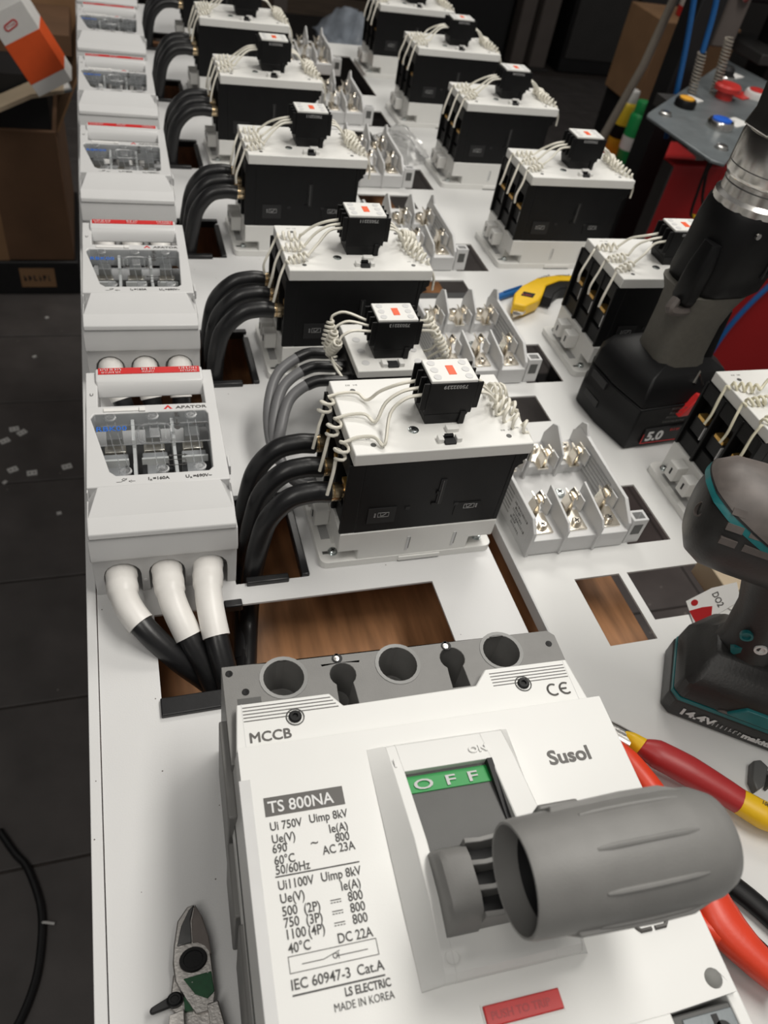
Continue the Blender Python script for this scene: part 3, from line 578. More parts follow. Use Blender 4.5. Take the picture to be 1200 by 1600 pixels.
# ------------------------------------------------------------------ fuse bases
def clip_mesh():
    b = MB()
    for s in (-1, 1):
        b.loft([[(s*.0022+dx, dy, z) for dx, dy in ((-.0007, -.0055), (.0007, -.0055), (.0007, .0055), (-.0007, .0055))] for z in (0, .006)]+[[(s*(.0008+k*.0004*k)+dx, dy, .012+k*.0028) for dx, dy in ((-.0007, -.005), (.0007, -.005), (.0007, .005), (-.0007, .005))] for k in range(4)])
    b.box(-.0055, .0055, -.0065, .0065, -.001, .0006); return b
CLIP = None
def fuse_base(label, loc, k):
    global CLIP
    t = thing('fuse_holder', label, 'fuse base', loc, 0, 'light grey three-pole fuse bases')
    W = .102; D = .128
    obj('tray', MB().box(.002, W-.002, .004, D-.004, 0, .008), 'lgrey', t, .0006)
    obj('terminal_step', MB().box(.003, W-.003, .001, .036, .001, .0195), 'lgrey', t, .0006); obj('terminal_step', MB().box(.003, W-.003, .092, D-.001, .001, .0195), 'lgrey', t, .0006)
    # side walls
    lw = obj('side_wall', MB().prism([(0, 0), (0, .030), (.010, .040), (.118, .040), (D, .030), (D, 0)], 'x', 0, .0035), 'lgrey', t, .0006)
    rw = obj('side_wall', MB().prism([(.004, 0), (.004, .026), (.022, .040), (.118, .043), (D, .032), (D, 0)], 'x', W-.0035, W), 'lgrey', t, .0006)
    for i in range(6):
        z = .010+i*.0045
        bx('vent_slot', 'vent', lw, -.0003, .0008, .046, .100, z, z+.0014)
        bx('vent_slot', 'vent', rw, W-.0043, W-.0030, .046, .092, z, z+.0018)
    if k < 3:
        q = bx('rating_plate', 'inkg' if False else 'lgrey', lw, -.0004, .0004, .008, .044, .006, .034)
        for r_ in range(6):
            marks(q, Matrix(((0, 0, -1, -.0005), (-1, 0, 0, .040-.003*(r_ % 2)), (0, 1, 0, .0285-.0042*r_), (0, 0, 0, 1))), (.026, .012, .020, .024, .010, .016)[r_], .0026, 'ink')
    for i in (1, 2):
        x = i*W/3
        obj('phase_partition', MB().prism([(-.001, .001), (-.001, .030), (.004, .036), (.046, .042), (.046, .008), (.036, .008)], 'x', x-.0011, x+.0011), 'lgrey', t, .0004)
        obj('phase_partition', MB().prism([(.088, .008), (.088, .036), (.112, .052), (.120, .048), (D+.001, .030), (D+.001, .001)], 'x', x-.0011, x+.0011), 'lgrey', t, .0004)
    obj('phase_partition', MB().prism([(.094, .03), (.112, .052), (.120, .048), (D, .030)], 'x', W-.0030, W-.0008), 'lgrey', t, .0004)
    for i in range(3):
        x = (i+.5)*W/3
        for y, s in ((.036, -1), (.094, 1)):
            if CLIP is None: o = obj('contact_clip', clip_mesh(), 'silver', t, 0); CLIP = o.data
            else: o = obj('contact_clip', CLIP, None, t)
            o.location = (x, y, .0205); o.rotation_euler.z = 0
            yy = y+s*.020; bx('contact_plate', 'silver', t, x-.009, x+.009, min(y+s*.004, yy+s*.008), max(y+s*.004, yy+s*.008), .0195, .0212, .0004)
            screw('clamp_screw', t, x+.0005, yy, .0213, .0042, .0036, 'silver')
            b = MB(); b.tube([(x+.003, y-.007, .036), (x+.005, y-.002, .041), (x+.003, y+.005, .038)], .0007, 6); b.tube([(x-.003, y-.007, .036), (x-.005, y-.002, .041), (x-.003, y+.005, .038)], .0007, 6); obj('clip_spring', b, 'silver', t)
            bx('barrier_rib', 'lgrey', t, x+.011, x+.0125, y-.007, y+.006, .019, .034, .0003)
    screw('mounting_screw', t, W*.60, .064, .0085, .0048, .0036)
    obj('latch_housing', MB().holed([(W, .003), (W+.016, .003), (W+.016, .016), (W, .016)], [[(W+.003, .0055), (W+.0135, .0055), (W+.0135, .0135), (W+.003, .0135)]], 'z', 0, .030, .018), 'lgrey', t, .0005)
    bx('latch_window', 'dgrey', t, W+.003, W+.012, .0026, .0034, .012, .024)
    return t
lab = ['light grey three-pole fuse base right of the nearest large contactor, with printed rating plate', 'second fuse base from the camera, right of the small contactor',
       'third fuse base from the camera, right of the second large contactor', 'fourth fuse base, with the crumpled clear bag beside it', 'fifth fuse base from the camera in the middle row', 'farthest fuse base at the back of the middle row']
for k in range(6): fuse_base(lab[k], (.311, .374+RP*k, 0), k)
# ------------------------------------------------------------------ moulded case circuit breaker
t = thing('circuit_breaker', 'large white and grey moulded case switch with barrel handle, nearest the camera', 'circuit breaker', (.031, .244, 0), -2.2)
K = lambda x, y: [(x+.0078*math.cos(a), y+.0078*math.sin(a)) for a in [-.9+(PI+1.8)*i/14 for i in range(15)]]+[(x-.0052, y-.0105), (x-.0056, y-.020), (x+.0056, y-.020), (x+.0052, y-.0105)]
outer = [(0, 0), (0, -.060), (.2105, -.060), (.2105, -.004), (.2065, 0)]
holes = [circ(.0345, -.0115, .0118, 26), circ(.1033, -.0115, .0118, 26), circ(.1710, -.0110, .0118, 26), K(.0690, -.0140), K(.1380, -.0120)]
tb = MB().holed(outer, holes, 'z', 0, .101, .032); blk = obj('terminal_block', tb, 'grey', t, .0005)
for x, y in ((.0345, -.0115), (.1033, -.0115), (.1710, -.0110)):
    b = MB(); b.lathe([(.0118, .1011), (.0140, .1014), (.0142, .1008), (.0118, .1005)], 26, tr(x, y, 0), ring=True); obj('hole_rim', b, 'grey2', blk)
    b = MB(); b.box(x-.010, x+.010, y-.004, y+.004, .0690, .0715); obj('busbar', b, 'steel', t)
for x in (.0675, .1365):
    b = MB(); b.lathe([(.0032, .1008), (.0032, .1014), (0, .1014)], 14, tr(x, -.003, 0)); b.box(x-.0008, x+.0008, -.004, .0003, .1008, .1014); o = obj('rivet_hole', b, 'mattblack', blk); b = MB(); b.lathe([(.0018, .1013), (.0018, .1019), (0, .1021)], 10, tr(x-.0006, -.0034, 0)); obj('rivet', b, 'steel', o)
for x, y in ((.012, -.018), (.004, -.005), (.204, -.010)):
    b = MB(); b.lathe([(.0021, .1009), (.0021, .1014), (.0010, .1014), (0, .1012)], 12, tr(x, y, 0)); obj('small_screw', b, 'black', blk)
bx('corner_notch', 'dgrey', blk, .007, .020, -.036, -.022, .1005, .1013)
obj('lower_case', MB().box(-.0005, .2115, -.300, -.058, 0, .084), 'dgrey', t, .0012)
for a, b_, c, d, e in ((-.0040, -.030, -.085, .030, .094), (-.0045, -.088, -.125, .012, .070), (-.0030, -.130, -.200, .0, .076)):
    bx('side_panel', 'grey', t, a, .001, c, b_, d, e, .001)
# stepped white flange with louvres
fl_ = [(.0055, -.029), (.0575, -.029), (.0640, -.0375), (.1440, -.0360), (.1525, -.0265), (.2070, -.0265), (.2105, -.060), (.0025, -.060)]
fg = obj('upper_cover', MB().prism(fl_, 'z', .085, .1075), 'whiter', t, .0008)
for i in range(5):
    y = -.0315-.00205*i
    bx('louvre', 'inkg', fg, .0085, .0575+.0012*i-(.026 if i == 4 else .0), y-.0003, y+.0003, .1074, .1076); bx('louvre', 'inkg', fg, .1545, .2035, y+.0015, y+.0021, .1074, .1076)
bx('panel_line', 'lgrey', fg, .0080, .0083, -.058, -.029, .1074, .1076); bx('panel_line', 'lgrey', fg, .2040, .2043, -.058, -.0265, .1074, .1076)
for x, y in ((.0362, -.0408), (.1733, -.0390)):
    b = MB(); b.lathe([(.0052, .1070), (.0052, .1078), (.0046, .1080), (.0044, .1071), (0, .1071)], 18, tr(x, y, 0)); sw = obj('screw_recess', b, 'dgrey', fg)
    b = MB(); b.lathe([(.0036, .107), (.0036, .1086), (.003, .1091), (.0016, .1091), (.0014, .1080), (0, .1080)], 14, tr(x, y, 0)); obj('cover_screw', b, 'black', sw)
Tm = lambda x, y, z=.1137: tr(x/1000, y/1000, z)
text('MCCB', .0082, 'inkg', fg, Tm(10.0, -52.6, .1077), 1.0, 0); text('MCCB', .0082, 'inkg', fg, Tm(10.35, -52.6, .10772), 1.0, 0); text('MCCB', .0082, 'inkg', fg, Tm(10.2, -52.35, .10771), 1.0, 0)
# CE mark from arcs
b = MB()
for cx, e in ((.1905, 0), (.1985, 1)):
    b.tube([(cx+.0036*math.cos(a), -.0455+.0036*math.sin(a), .1077) for a in [PI*(.32+1.36*i/14) for i in range(15)]], .0006, 5)
    if e: b.tube([(cx-.0034, -.0455, .1077), (cx+.0005, -.0455, .1077)], .0006, 5)
obj('conformity_mark', b, 'inkg', fg)
# main cover with tapered left flank
mc = obj('front_cover', MB().holed([(.0032, -.0575), (.2140, -.0565), (.2140, -.2105), (.1800, -.2120), (.0032, -.2120)], [circ(.2055, -.2035, .0043, 20)], 'z', .084, .1135, .020), 'whiter', t, .0009)
obj('left_flank', MB().tbox((-.0015, .010, -.300, -.0575), (.0032, .010, -.300, -.0575), .070, .1133), 'whiter', t, .0006)
bx('flank_step', 'lgrey', t, .0020, .0078, -.300, -.075, .1120, .1137, .0003)
bx('front_cover_tail', 'whiter', t, .0032, .178, -.300, -.2118, .084, .1135, .0006)
bx('lower_terminal_cover', 'dgrey', t, .1795, .2115, -.300, -.2128, .084, .1090, .0008); q = bx('lower_terminal_inset', 'panel', t, .184, .2100, -.300, -.2150, .1088, .1096, .0004)
b = MB(); b.lathe([(.0042, .1094), (.0042, .1099), (0, .1099)], 18, tr(.2020, -.2230, 0)); b.box(.1985, .2015, -.2230, -.2160, .1094, .1099); obj('keyhole', b, 'mattblack', q)
obj('right_flank', MB().box(.2100, .2165, -.300, -.075, .060, .1105), 'whiter', t, .0008)
# print on the cover
pr = bx('rating_header', 'inkg', mc, .0130, .0528, -.0952, -.0857, .1134, .1137)
text('TS 800NA', .0082, 'inkw', pr, tr(.0146, -.0936, .1138), .93, .0001)
A = .0058
for s, x, y, xs in (('Ui 750V', 14.3, -102.2, .82), ('Uimp 8kV', 33.6, -101.6, .82), ('Ue(V)', 14.4, -108.3, .82), ('Ie(A)', 42.3, -108.0, .82), ('690', 14.1, -112.9, .82), ('~', 32.5, -112.9, 1.1), ('800', 44.6, -112.8, .82),
    ('60°C', 14.3, -118.3, .82), ('AC 23A', 37.6, -117.6, .82), ('50/60Hz', 14.3, -122.7, .82), ('Ui1100V', 14.5, -129.6, .82), ('Uimp 8kV', 34.6, -129.5, .82), ('Ue(V)', 14.6, -135.4, .82), ('Ie(A)', 43.0, -135.0, .82),
    ('500', 14.8, -140.9, .82), ('(2P)', 24.6, -141.3, .82), ('800', 45.4, -140.2, .82), ('750', 14.9, -145.7, .82), ('(3P)', 24.8, -146.2, .82), ('800', 45.5, -145.1, .82), ('1100', 14.8, -150.6, .82), ('(4P)', 25.0, -151.0, .82), ('800', 45.6, -150.0, .82),
    ('40°C', 15.4, -156.2, .82), ('DC 22A', 37.4, -156.4, .82), ('IEC 60947-3', 14.4, -170.3, .90), ('Cat.A', 43.3, -170.3, .90)):
    text(s, A, 'ink', mc, Tm(x, y), xs, .00006)
text('LS ELECTRIC', .0046, 'ink', mc, Tm(36.6, -176.9), .80, .0001); text('MADE IN KOREA', .0044, 'ink', mc, Tm(31.0, -181.7), .80, 0)
b = MB(); b.box(.0139, .0540, -.1240, -.1234, .1134, .1137); b.box(.0147, .0553, -.1727, -.1720, .1134, .1137); obj('rule_line', b, 'ink', mc)
for y in (-.1385, -.1433, -.1482):
    b = MB(); b.box(.0372, .0422, y, y+.0004, .1134, .1137)
    for i in range(4): b.box(.0372+i*.00135, .0372+i*.00135+.0009, y-.0011, y-.0007, .1134, .1137)
    obj('direct_current_sign', b, 'ink', mc)
b = MB().holed([(.0148, -.1641), (.0546, -.1641), (.0546, -.1573), (.0148, -.1573)], [[(.0151, -.1638), (.0543, -.1638), (.0543, -.1576), (.0151, -.1576)]], 'z', .1134, .1137); obj('symbol_frame', b, 'ink', mc)
b = MB(); b.tube([(.0205, -.1612, .1136), (.030, -.1612, .1136), (.0375, -.1590, .1136)], .00022, 4); b.tube([(.0355, -.1610, .1136), (.050, -.1610, .1136)], .00022, 4); b.tube([(.0368, -.1622, .1136), (.0368, -.1597, .1136)], .00022, 4); b.tube([(.0353+.0010*math.cos(a), -.1608+.0010*math.sin(a), .1136) for a in [2*PI*i/12 for i in range(13)]], .0002, 4); obj('switch_symbol', b, 'ink', mc)
text('Susol', .0112, 'inkg', mc, Tm(167.5, -92.6), 1.08, .0003)
b = MB()        # maker's emblem, half hidden by the handle
b.tube([(.1845, -.1640, .1137), (.1800, -.1640, .1137), (.1785, -.1660, .1137), (.1785, -.1770, .1137), (.1800, -.1785, .1137), (.1855, -.1785, .1137)], .0011, 6)
b.tube([(.1875, -.1785, .1137), (.1930, -.1785, .1137), (.1945, -.1770, .1137), (.1945, -.1735, .1137), (.1930, -.1722, .1137), (.1880, -.1722, .1137), (.1865, -.1710, .1137), (.1865, -.1660, .1137), (.1880, -.1640, .1137), (.1940, -.1640, .1137)], .0011, 6)
obj('maker_emblem', b, 'inkg', mc)
tb_ = bx('trip_button', 'red', t, .0940, .1300, -.2005, -.1925, .1134, .1150, .0005); text('PUSH TO TRIP', .0044, 'pred', tb_, tr(.0965, -.1982, .1150), 1.0, .0001)
obj('button_frame', MB().holed([(.0932, -.2013), (.1308, -.2013), (.1308, -.1917), (.0932, -.1917)], [[(.0938, -.2007), (.1302, -.2007), (.1302, -.1923), (.0938, -.1923)]], 'z', .1130, .1141), 'whiter', t)
# bezel: humped profile in y,z
prof = [(-.0680, .1135), (-.0700, .1160), (-.0860, .1205), (-.1220, .1275), (-.1500, .1275), (-.1790, .1210), (-.1815, .1180), (-.1818, .1135)]
def zt(y):
    P = prof[1:7]
    for (a, za), (b, zb) in zip(P, P[1:]):
        if b <= y <= a: return za+(zb-za)*(y-a)/(b-a)
    return .1135
def rail(x0, x1, y0, y1):
    ys = [y0]+[p[0] for p in prof if y1 < p[0] < y0]+[y1]
    return MB().prism([(y0, .1130)]+[(y, zt(y)) for y in ys]+[(y1, .1130)], 'x', x0, x1)
sl = MB().prism([(p[0], p[1]) for p in prof], 'x', .0790, .0850)
bz_ = obj('bezel', sl, 'whiter', t, .0006)
obj('bezel_rail', MB().prism(prof, 'x', .1325, .1460), 'whiter', bz_, .0006)
obj('bezel_rail', rail(.0845, .1330, -.0680, -.0865), 'whiter', bz_, .0004); obj('bezel_rail', rail(.0845, .1330, -.1615, -.1818), 'whiter', bz_, .0004)
# sloping left flank of the bezel
n = len(prof); b = MB(); L_ = [(.0792, p[0], p[1]) for p in prof]; Lo = [(.0695, p[0]-.0005, .1135+(p[1]-.1135)*.06) for p in prof]
b.loft([Lo, L_]); obj('bezel_flank', b, 'whiter', bz_)
n = len(prof); b = MB(); L_ = [(.1458, p[0], p[1]) for p in prof]; Lo = [(.1500, p[0]-.0005, .1135+(p[1]-.1135)*.06) for p in prof]
b.loft([L_, Lo]); obj('bezel_flank', b, 'whiter', bz_)
obj('slot_seal', MB().prism([(-.0865, .1135), (-.0870, .1165), (-.1200, .1205), (-.1550, .1205), (-.1612, .1160), (-.1612, .1135)], 'x', .0845, .1330), 'dgrey', t, 0)
bx('rocker_edge', 'mattblack', t, .1300, .1330, -.1600, -.0866, .1150, .1215)
gs = obj('green_band', MB().prism([(-.0880, .1168), (-.0885, .1174), (-.0975, .1185), (-.0978, .1170)], 'x', .0855, .1315), 'green', t)
text('O F F', .0078, 'inks', gs, tr(.0880, -.0962, .1188) @ rot('X', -6), 1.75, .0001, sp=1.15)
b = MB(); b.tube([(.0842+.0032*math.cos(a), -.1735+.0032*math.sin(a), .1228) for a in [2*PI*i/20 for i in range(21)]], .0003, 5); obj('embossed_ring', b, 'whiter', bz_)
text('ON', .0055, 'whiter', bz_, tr(.1225, -.0815, .1196) @ rot('X', -8), 1.2, .0002, ext=.0004); text('I', .006, 'whiter', bz_, tr(.0805, -.0830, .1200), 1, .0002, ext=.0004)
# lever and barrel grip
lv = MB(); P_ = [(-.1300, .1185), (-.1312, .1340), (-.1345, .1405), (-.1400, .1425), (-.1560, .1425), (-.1615, .1400), (-.1650, .1335), (-.1665, .1185)]
lv.loft([[(.0835, y, .1185+(z-.1185)*.80) for y, z in P_], [(.0850, y, .1185+(z-.1185)*.96) for y, z in P_], [(.0880, y, z) for y, z in P_], [(.0985, y, z) for y, z in P_]])
lever = obj('toggle', lv, 'grey', t, 0, 50)
for y in (-.1322, -.1422, -.1530, -.1640): obj('toggle_rib', MB().prism([(.0980, .1190), (.0980, .1420), (.1060, .1400), (.1250, .1440), (.1250, .1190)], 'y', y-.0012, y+.0012), 'grey', t, .0004)
bx('toggle_recess', 'mattblack', t, .0985, .1250, -.1640, -.1322, .1190, .1300); bx('toggle_arm', 'grey', t, .1240, .1440, -.1640, -.1330, .1180, .1735, .0015)
b = MB(); b.m = tr(.0965, -.1655, .190) @ rot('Y', 90)
R0 = [(.0185, .012), (.0200, 0), (.0210, 0), (.0218, .003), (.0226, .026), (.0231, .050), (.0229, .070), (.0216, .083), (.0188, .0895), (.0115, .0938), (0, .0948)]
b.lathe([(0, .034), (.0180, .034)]+R0, 44); gr = obj('barrel_grip', b, 'grey', t, 0, 60)
bb = MB(); bb.m = tr(.0965, -.1655, .190) @ rot('Y', 90); bb.lathe([(.0183, .010), (.0182, .033), (0, .0335)], 40, ring=True); obj('bore_lining', bb, 'mattblack', gr)
for a in (-36, 4, 44, 90, 135, 180, -90, -135):
    b = MB(); b.m = tr(.0965, -.1655, .190) @ rot('X', a) ; P = [(.027+.044*i/8, 0, .0222+.0006*math.sin(PI*i/8)) for i in range(9)]
    b.tube(P, [.0008]+[.0013]*7+[.0008], 8); obj('grip_rib', b, 'grey', gr)
for a in (-72, 108):
    b = MB(); b.m = tr(.0965, -.1655, .190) @ rot('X', a); b.prism([(.018, .0205), (.0185, .0232), (.050, .0243), (.068, .0240), (.080, .0205)], 'y', -.007, .007); obj('grip_flat', b, 'grey', gr, .0008)
# ------------------------------------------------------------------ tools
def flat_loft(path, prof_, n=12):      # path of (x,y,z), prof_ of (half width, half height) -> swept ellipse with horizontal width
    P = [V(p) for p in path]; rings = []
    for i, p in enumerate(P):
        T = (P[min(i+1, len(P)-1)]-P[max(i-1, 0)]).normalized(); u = T.cross(V((0, 0, 1))).normalized(); q = u.cross(T)
        a, c = prof_[i]; rings.append([tuple(p+u*a*math.copysign(abs(math.cos(2*PI*j/n))**.8, math.cos(2*PI*j/n))+q*c*math.copysign(abs(math.sin(2*PI*j/n))**.8, math.sin(2*PI*j/n))) for j in range(n)])
    return MB().loft(rings)
def interp(vals, m):
    out = []
    for i in range(m):
        t_ = i/(m-1)*(len(vals)-1); k = min(int(t_), len(vals)-2); f_ = t_-k; out.append(tuple(a+(b-a)*f_ for a, b in zip(vals[k], vals[k+1])))
    return out
# insulated pliers lying right of the breaker
t = thing('insulated_pliers', 'red and yellow insulated pliers lying on the plate beside the white breaker', 'pliers', (.30, .16, 0))
def hand(name, pts, wd, m, parent):
    P = spline(pts, 6); return obj(name, flat_loft(P, interp(wd, len(P))), m, parent, 0, 60)
hand('handle_grip', [(.014, .024, .015), (.026, .015, .016), (.043, -.001, .016), (.060, -.018, .015), (.0700, -.0285, .014)], [(.004, .006), (.0100, .0085), (.0105, .009), (.0092, .008), (.0085, .0075)], 'pred', t)
hand('handle_tip', [(.0695, -.028, .014), (.082, -.040, .013), (.098, -.053, .012)], [(.0087, .0077), (.0095, .008), (.0070, .006)], 'yellow', t)
hand('handle_guard', [(.0085, .0335, .015), (.012, .0285, .015), (.0165, .0215, .015)], [(.0028, .005), (.0055, .0078), (.0075, .009)], 'yellow', t)
hand('jaw', [(-.010, .044, .010), (.000, .040, .012), (.012, .027, .014)], [(.004, .005), (.008, .007), (.008, .007)], 'steel', t)
text('1000V', .004, 'ink', t, tr(.0795, -.0345, .0212) @ rot('Z', -46), .9)
t = thing('orange_crimping_tool', 'orange-red handled hand tool lying under the barrel grip at the right', 'hand tool', (.30, .10, 0))
hand('handle_grip', [(-.012, .096, .020), (-.002, .072, .021), (.005, .045, .021), (.008, .015, .020), (.0075, -.012, .020), (.008, -.032, .019), (.017, -.054, .018), (.030, -.074, .017)], [(.004, .006), (.0085, .009), (.0088, .0095), (.0100, .0095), (.0115, .010), (.0135, .010), (.0100, .009), (.0085, .008)], 'porange', t)
hand('finger_stop', [(-.004, -.020, .017), (-.006, -.031, .017), (.002, -.040, .017)], [(.004, .006), (.006, .008), (.006, .008)], 'porange', t)
hand('inner_frame', [(-.004, .060, .007), (.006, .020, .007), (.012, -.025, .007), (.030, -.060, .007)], [(.006, .006), (.011, .006), (.013, .006), (.010, .006)], 'black', t)
hand('second_arm', [(.016, .020, .006), (.030, -.004, .006), (.046, -.028, .006), (.060, -.056, .006)], [(.005, .005), (.007, .005), (.007, .005), (.006, .005)], 'black', t)
# black ferrule clip
t = thing('plastic_clip', 'small split black plastic clip lying on the plate below the teal drill', 'clip', (.4010, .149, 0), 22)
obj('clip_half', MB().prism([(-.012, -.007), (-.004, -.008), (.012, -.002), (.012, .005), (.006, .008), (-.008, .000)], 'z', 0, .008), 'dgrey', t, .0012); obj('clip_half', MB().prism([(-.001, -.0115), (.010, -.008), (.013, -.004), (-.001, -.0095)], 'z', 0, .007), 'dgrey', t, .0006)
bx('hinge', 'dgrey', t, .0095, .0125, -.0065, -.0005, 0, .004, .0006)
# cable cutter at the lower left
t = thing('cable_cutter', 'steel cable cutter with worn green paint, lying left of the breaker', 'cable cutter', (.0012, .115, 0)); t.scale = (1.2, 1.0, 1.0)
def cut(name, px, z0, z1, m, parent=t, bev=.0006): return obj(name, MB().prism(px, 'z', z0, z1), m, parent, bev)
cut('fixed_jaw', [(-.0085, .0150), (-.0060, .0270), (-.0010, .0335), (.0020, .0338), (.0040, .0280), (.0068, .0170), (.0075, .0080), (.0078, -.0120), (.0060, -.020), (-.0015, -.020), (-.0070, -.0080), (-.0092, -.002), (-.0096, .006)], .004, .0085, 'tool')
cut('blade', [(-.0070, .0140), (-.0045, .0235), (-.0005, .0310), (.0022, .0335), (-.0002, .0255), (-.0005, .0140)], .0080, .0100, 'blade', bev=.0004)
cut('moving_blade', [(-.0001, .0140), (.0004, .0250), (.0026, .0335), (.0052, .0265), (.0072, .0160), (.0078, .0060), (.0050, .0115), (.0020, .0138)], .0070, .0095, 'dust', bev=.0004)
cut('painted_plate', [(-.0055, -.0025), (.0068, -.0020), (.0072, -.0120), (.0040, -.0145), (-.0010, -.0110)], .0083, .0095, 'greenpaint', bev=.0003)
b = MB(); b.lathe([(.0062, .004), (.0062, .0100), (.0058, .0108), (.0044, .0108), (.0042, .0101), (0, .0101)], 24, tr(-.0005, .0056, 0)); obj('pivot_nut', b, 'black', t)
cut('lower_lever', [(-.0098, .0020), (-.0072, .0020), (-.0062, -.0080), (.0010, -.0150), (.0060, -.0175), (.0055, -.0600), (.0000, -.0600), (-.0085, -.0190), (-.0125, -.0130)], .0, .0045, 'tool')
cut('painted_lever', [(-.0060, -.0095), (-.0010, -.0135), (.0040, -.0160), (.0035, -.0185), (-.0060, -.0175)], .0043, .0082, 'greenpaint', bev=.0003)
cut('handle', [(-.0125, -.0175), (-.0060, -.0165), (-.0065, -.030), (-.0115, -.075), (-.0200, -.075)], .001, .0100, 'tool'); cut('handle', [(.0035, -.0170), (.0085, -.0165), (.0120, -.040), (.0140, -.075), (.0060, -.075)], .001, .0100, 'tool')
b = MB(); b.lathe([(.0034, .004), (.0034, .0105), (.0026, .0112), (.0018, .0112), (.0016, .0107), (0, .0107)], 18, tr(-.0098, -.0110, 0)); ll = obj('latch_pivot', b, 'black', t)
obj('latch_lever', MB().prism([(-.0120, -.0088), (-.0200, -.0118), (-.0208, -.0135), (-.0200, -.0150), (-.0110, -.0138)], 'z', .0060, .0095), 'mattblack', t, .0008)
# utility knife, pen
t = thing('utility_knife', 'yellow and black utility knife with the blade out on the right plate', 'knife', (.45, .73, 0))
obj('body', MB().prism([(.000, .022), (.012, .046), (.030, .064), (.060, .083), (.095, .091), (.130, .088), (.150, .075), (.147, .066), (.120, .078), (.090, .078), (.066, .066), (.050, .042), (.040, .030), (.015, .016)], 'z', .004, .019), 'yellow', t, .002)
obj('grip_insert', MB().prism([(.050, .042), (.066, .066), (.090, .078), (.120, .078), (.147, .066), (.140, .058), (.110, .064), (.085, .060), (.070, .048), (.062, .036)], 'z', .003, .017), 'black', t, .0015)
obj('blade', MB().prism([(-.004, .006), (.002, .021), (.018, .016)], 'z', .009, .0098), 'steel', t); obj('blade_holder', MB().prism([(-.001, .015), (.003, .023), (.018, .018), (.012, .012)], 'z', .0085, .0125), 'steel', t)
lb = obj('label_panel', MB().prism([(.018, .040), (.026, .049), (.040, .043), (.032, .034)], 'z', .0188, .0194), 'black', t); marks(lb, tr(.0215, .0415, .0194) @ rot('Z', -22), .011, .003, 'red')
marks(t, tr(.062, .0790, .0190) @ rot('Z', 22), .022, .004, 'ink'); marks(t, tr(.090, .0855, .0190) @ rot('Z', 4), .022, .004, 'ink')
t = thing('blue_pen', 'blue plastic pen lying beside the tip of the yellow knife', 'pen', (.44, .786, .0048), 24)
b = MB(); b.m = rot('Y', 90); b.lathe([(.0022, 0), (.0046, .002), (.0047, .050), (.0040, .053), (0, .0535)], 14); obj('barrel', b, 'blue', t)
bx('clip', 'blue', t, .018, .052, -.0012, .0012, .0044, .0064, .0006); b = MB(); b.m = rot('Y', 90); b.lathe([(0, -.010), (.0010, -.008), (.0022, .0005)], 10); obj('tip', b, 'mattblack', t)
# ------------------------------------------------------------------ battery cutter with steel head
t = thing('battery_cutter', 'tall black battery-powered cutting tool with polished steel head standing on its battery', 'power tool', (.531, .553, 0), 4)
def rr(cx, cy, w_, d_, z, r=.3, n=3): return [(x, y, z) for x, y in rrect(cx-w_/2, cx+w_/2, cy-d_/2, cy+d_/2, min(w_, d_)*r, n)]
b = MB(); pts = [(-.067, .034), (-.066, -.004), (-.056, -.050), (.060, -.046), (.066, -.020), (.062, .044), (-.055, .048)]
S_ = lambda k, dz, z: [(x*k, y*k, z) for x, y in pts]
b.loft([S_(.96, 0, 0), S_(1, 0, .004), S_(1, 0, .030), S_(.98, 0, .034), S_(.98, 0, .052)]); bat = obj('battery', b, 'black', t, .0015)
b = MB().loft([[(x*.97, y*.97, .0525) for x, y in pts], [(x*.93, y*.92+.002, .070) for x, y in pts], [(x*.80, y*.80+.004, .080) for x, y in pts], [(x*.45+.004, y*.52+.004, .090) for x, y in pts]]); obj('foot', b, 'black', t, .002)
for i in range(5): bx('foot_grille', 'mattblack', bat, .018+.007*i, .021+.007*i, -.028, -.006, .0770, .0845-.001*i)
obj('belt_clip', MB().tube([(.006, -.040, .073), (.012, -.034, .082), (.018, -.040, .070)], .0022, 6), 'steel', bat)
pan = bx('label_panel', 'mattblack', bat, -.038, .046, -.0510, -.0455, .0075, .026); bx('red_line', 'red', pan, -.038, .046, -.0513, -.0509, .0072, .0080); bx('red_line', 'red', pan, -.0384, -.0376, -.0513, -.0509, .0075, .020)
text('5.0', .0165, 'inkw', pan, tr(-.0340, -.0513, .0110) @ rot('X', 90), 1.05, .0006); marks(pan, tr(-.006, -.0513, .021) @ rot('X', 90), .012, .003, 'red'); marks(pan, tr(.008, -.0513, .021) @ rot('X', 90), .028, .0022, 'inks'); marks(pan, tr(.010, -.0513, .0130) @ rot('X', 90), .018, .0042, 'red')
for i, (x0, wd) in enumerate(((-.006, .030), (-.006, .034), (-.008, .030), (-.010, .028))): marks(bat, tr(x0-.012, -.0512, .050-.0055*i) @ rot('X', 90), wd, .0028, 'inkg' if i != 1 else 'dust')
obj('release_button', MB().prism([(-.006, .040), (.022, .043), (.023, .051), (.016, .063), (.010, .065)], 'y', -.0530, -.0440), 'red', bat, .0012)
for z in (.018, .042): bx('side_groove', 'mattblack', bat, -.0672, -.060, .000, .026, z, z+.008)
b = MB().loft([rr(-.002, .000, .062, .056, .084), rr(-.003, .000, .058, .053, .094), rr(-.003, .000, .057, .053, .130), rr(-.001, .000, .062, .056, .150), rr(.000, .001, .076, .060, .163)]); obj('hand_grip', b, 'grip', t, 0, 50)
b = MB().loft([rr(.028, -.002, .020, .038, .086), rr(.028, -.002, .018, .034, .110), rr(.029, -.002, .014, .030, .140)]); obj('rear_grip', b, 'black', t, 0, 50)
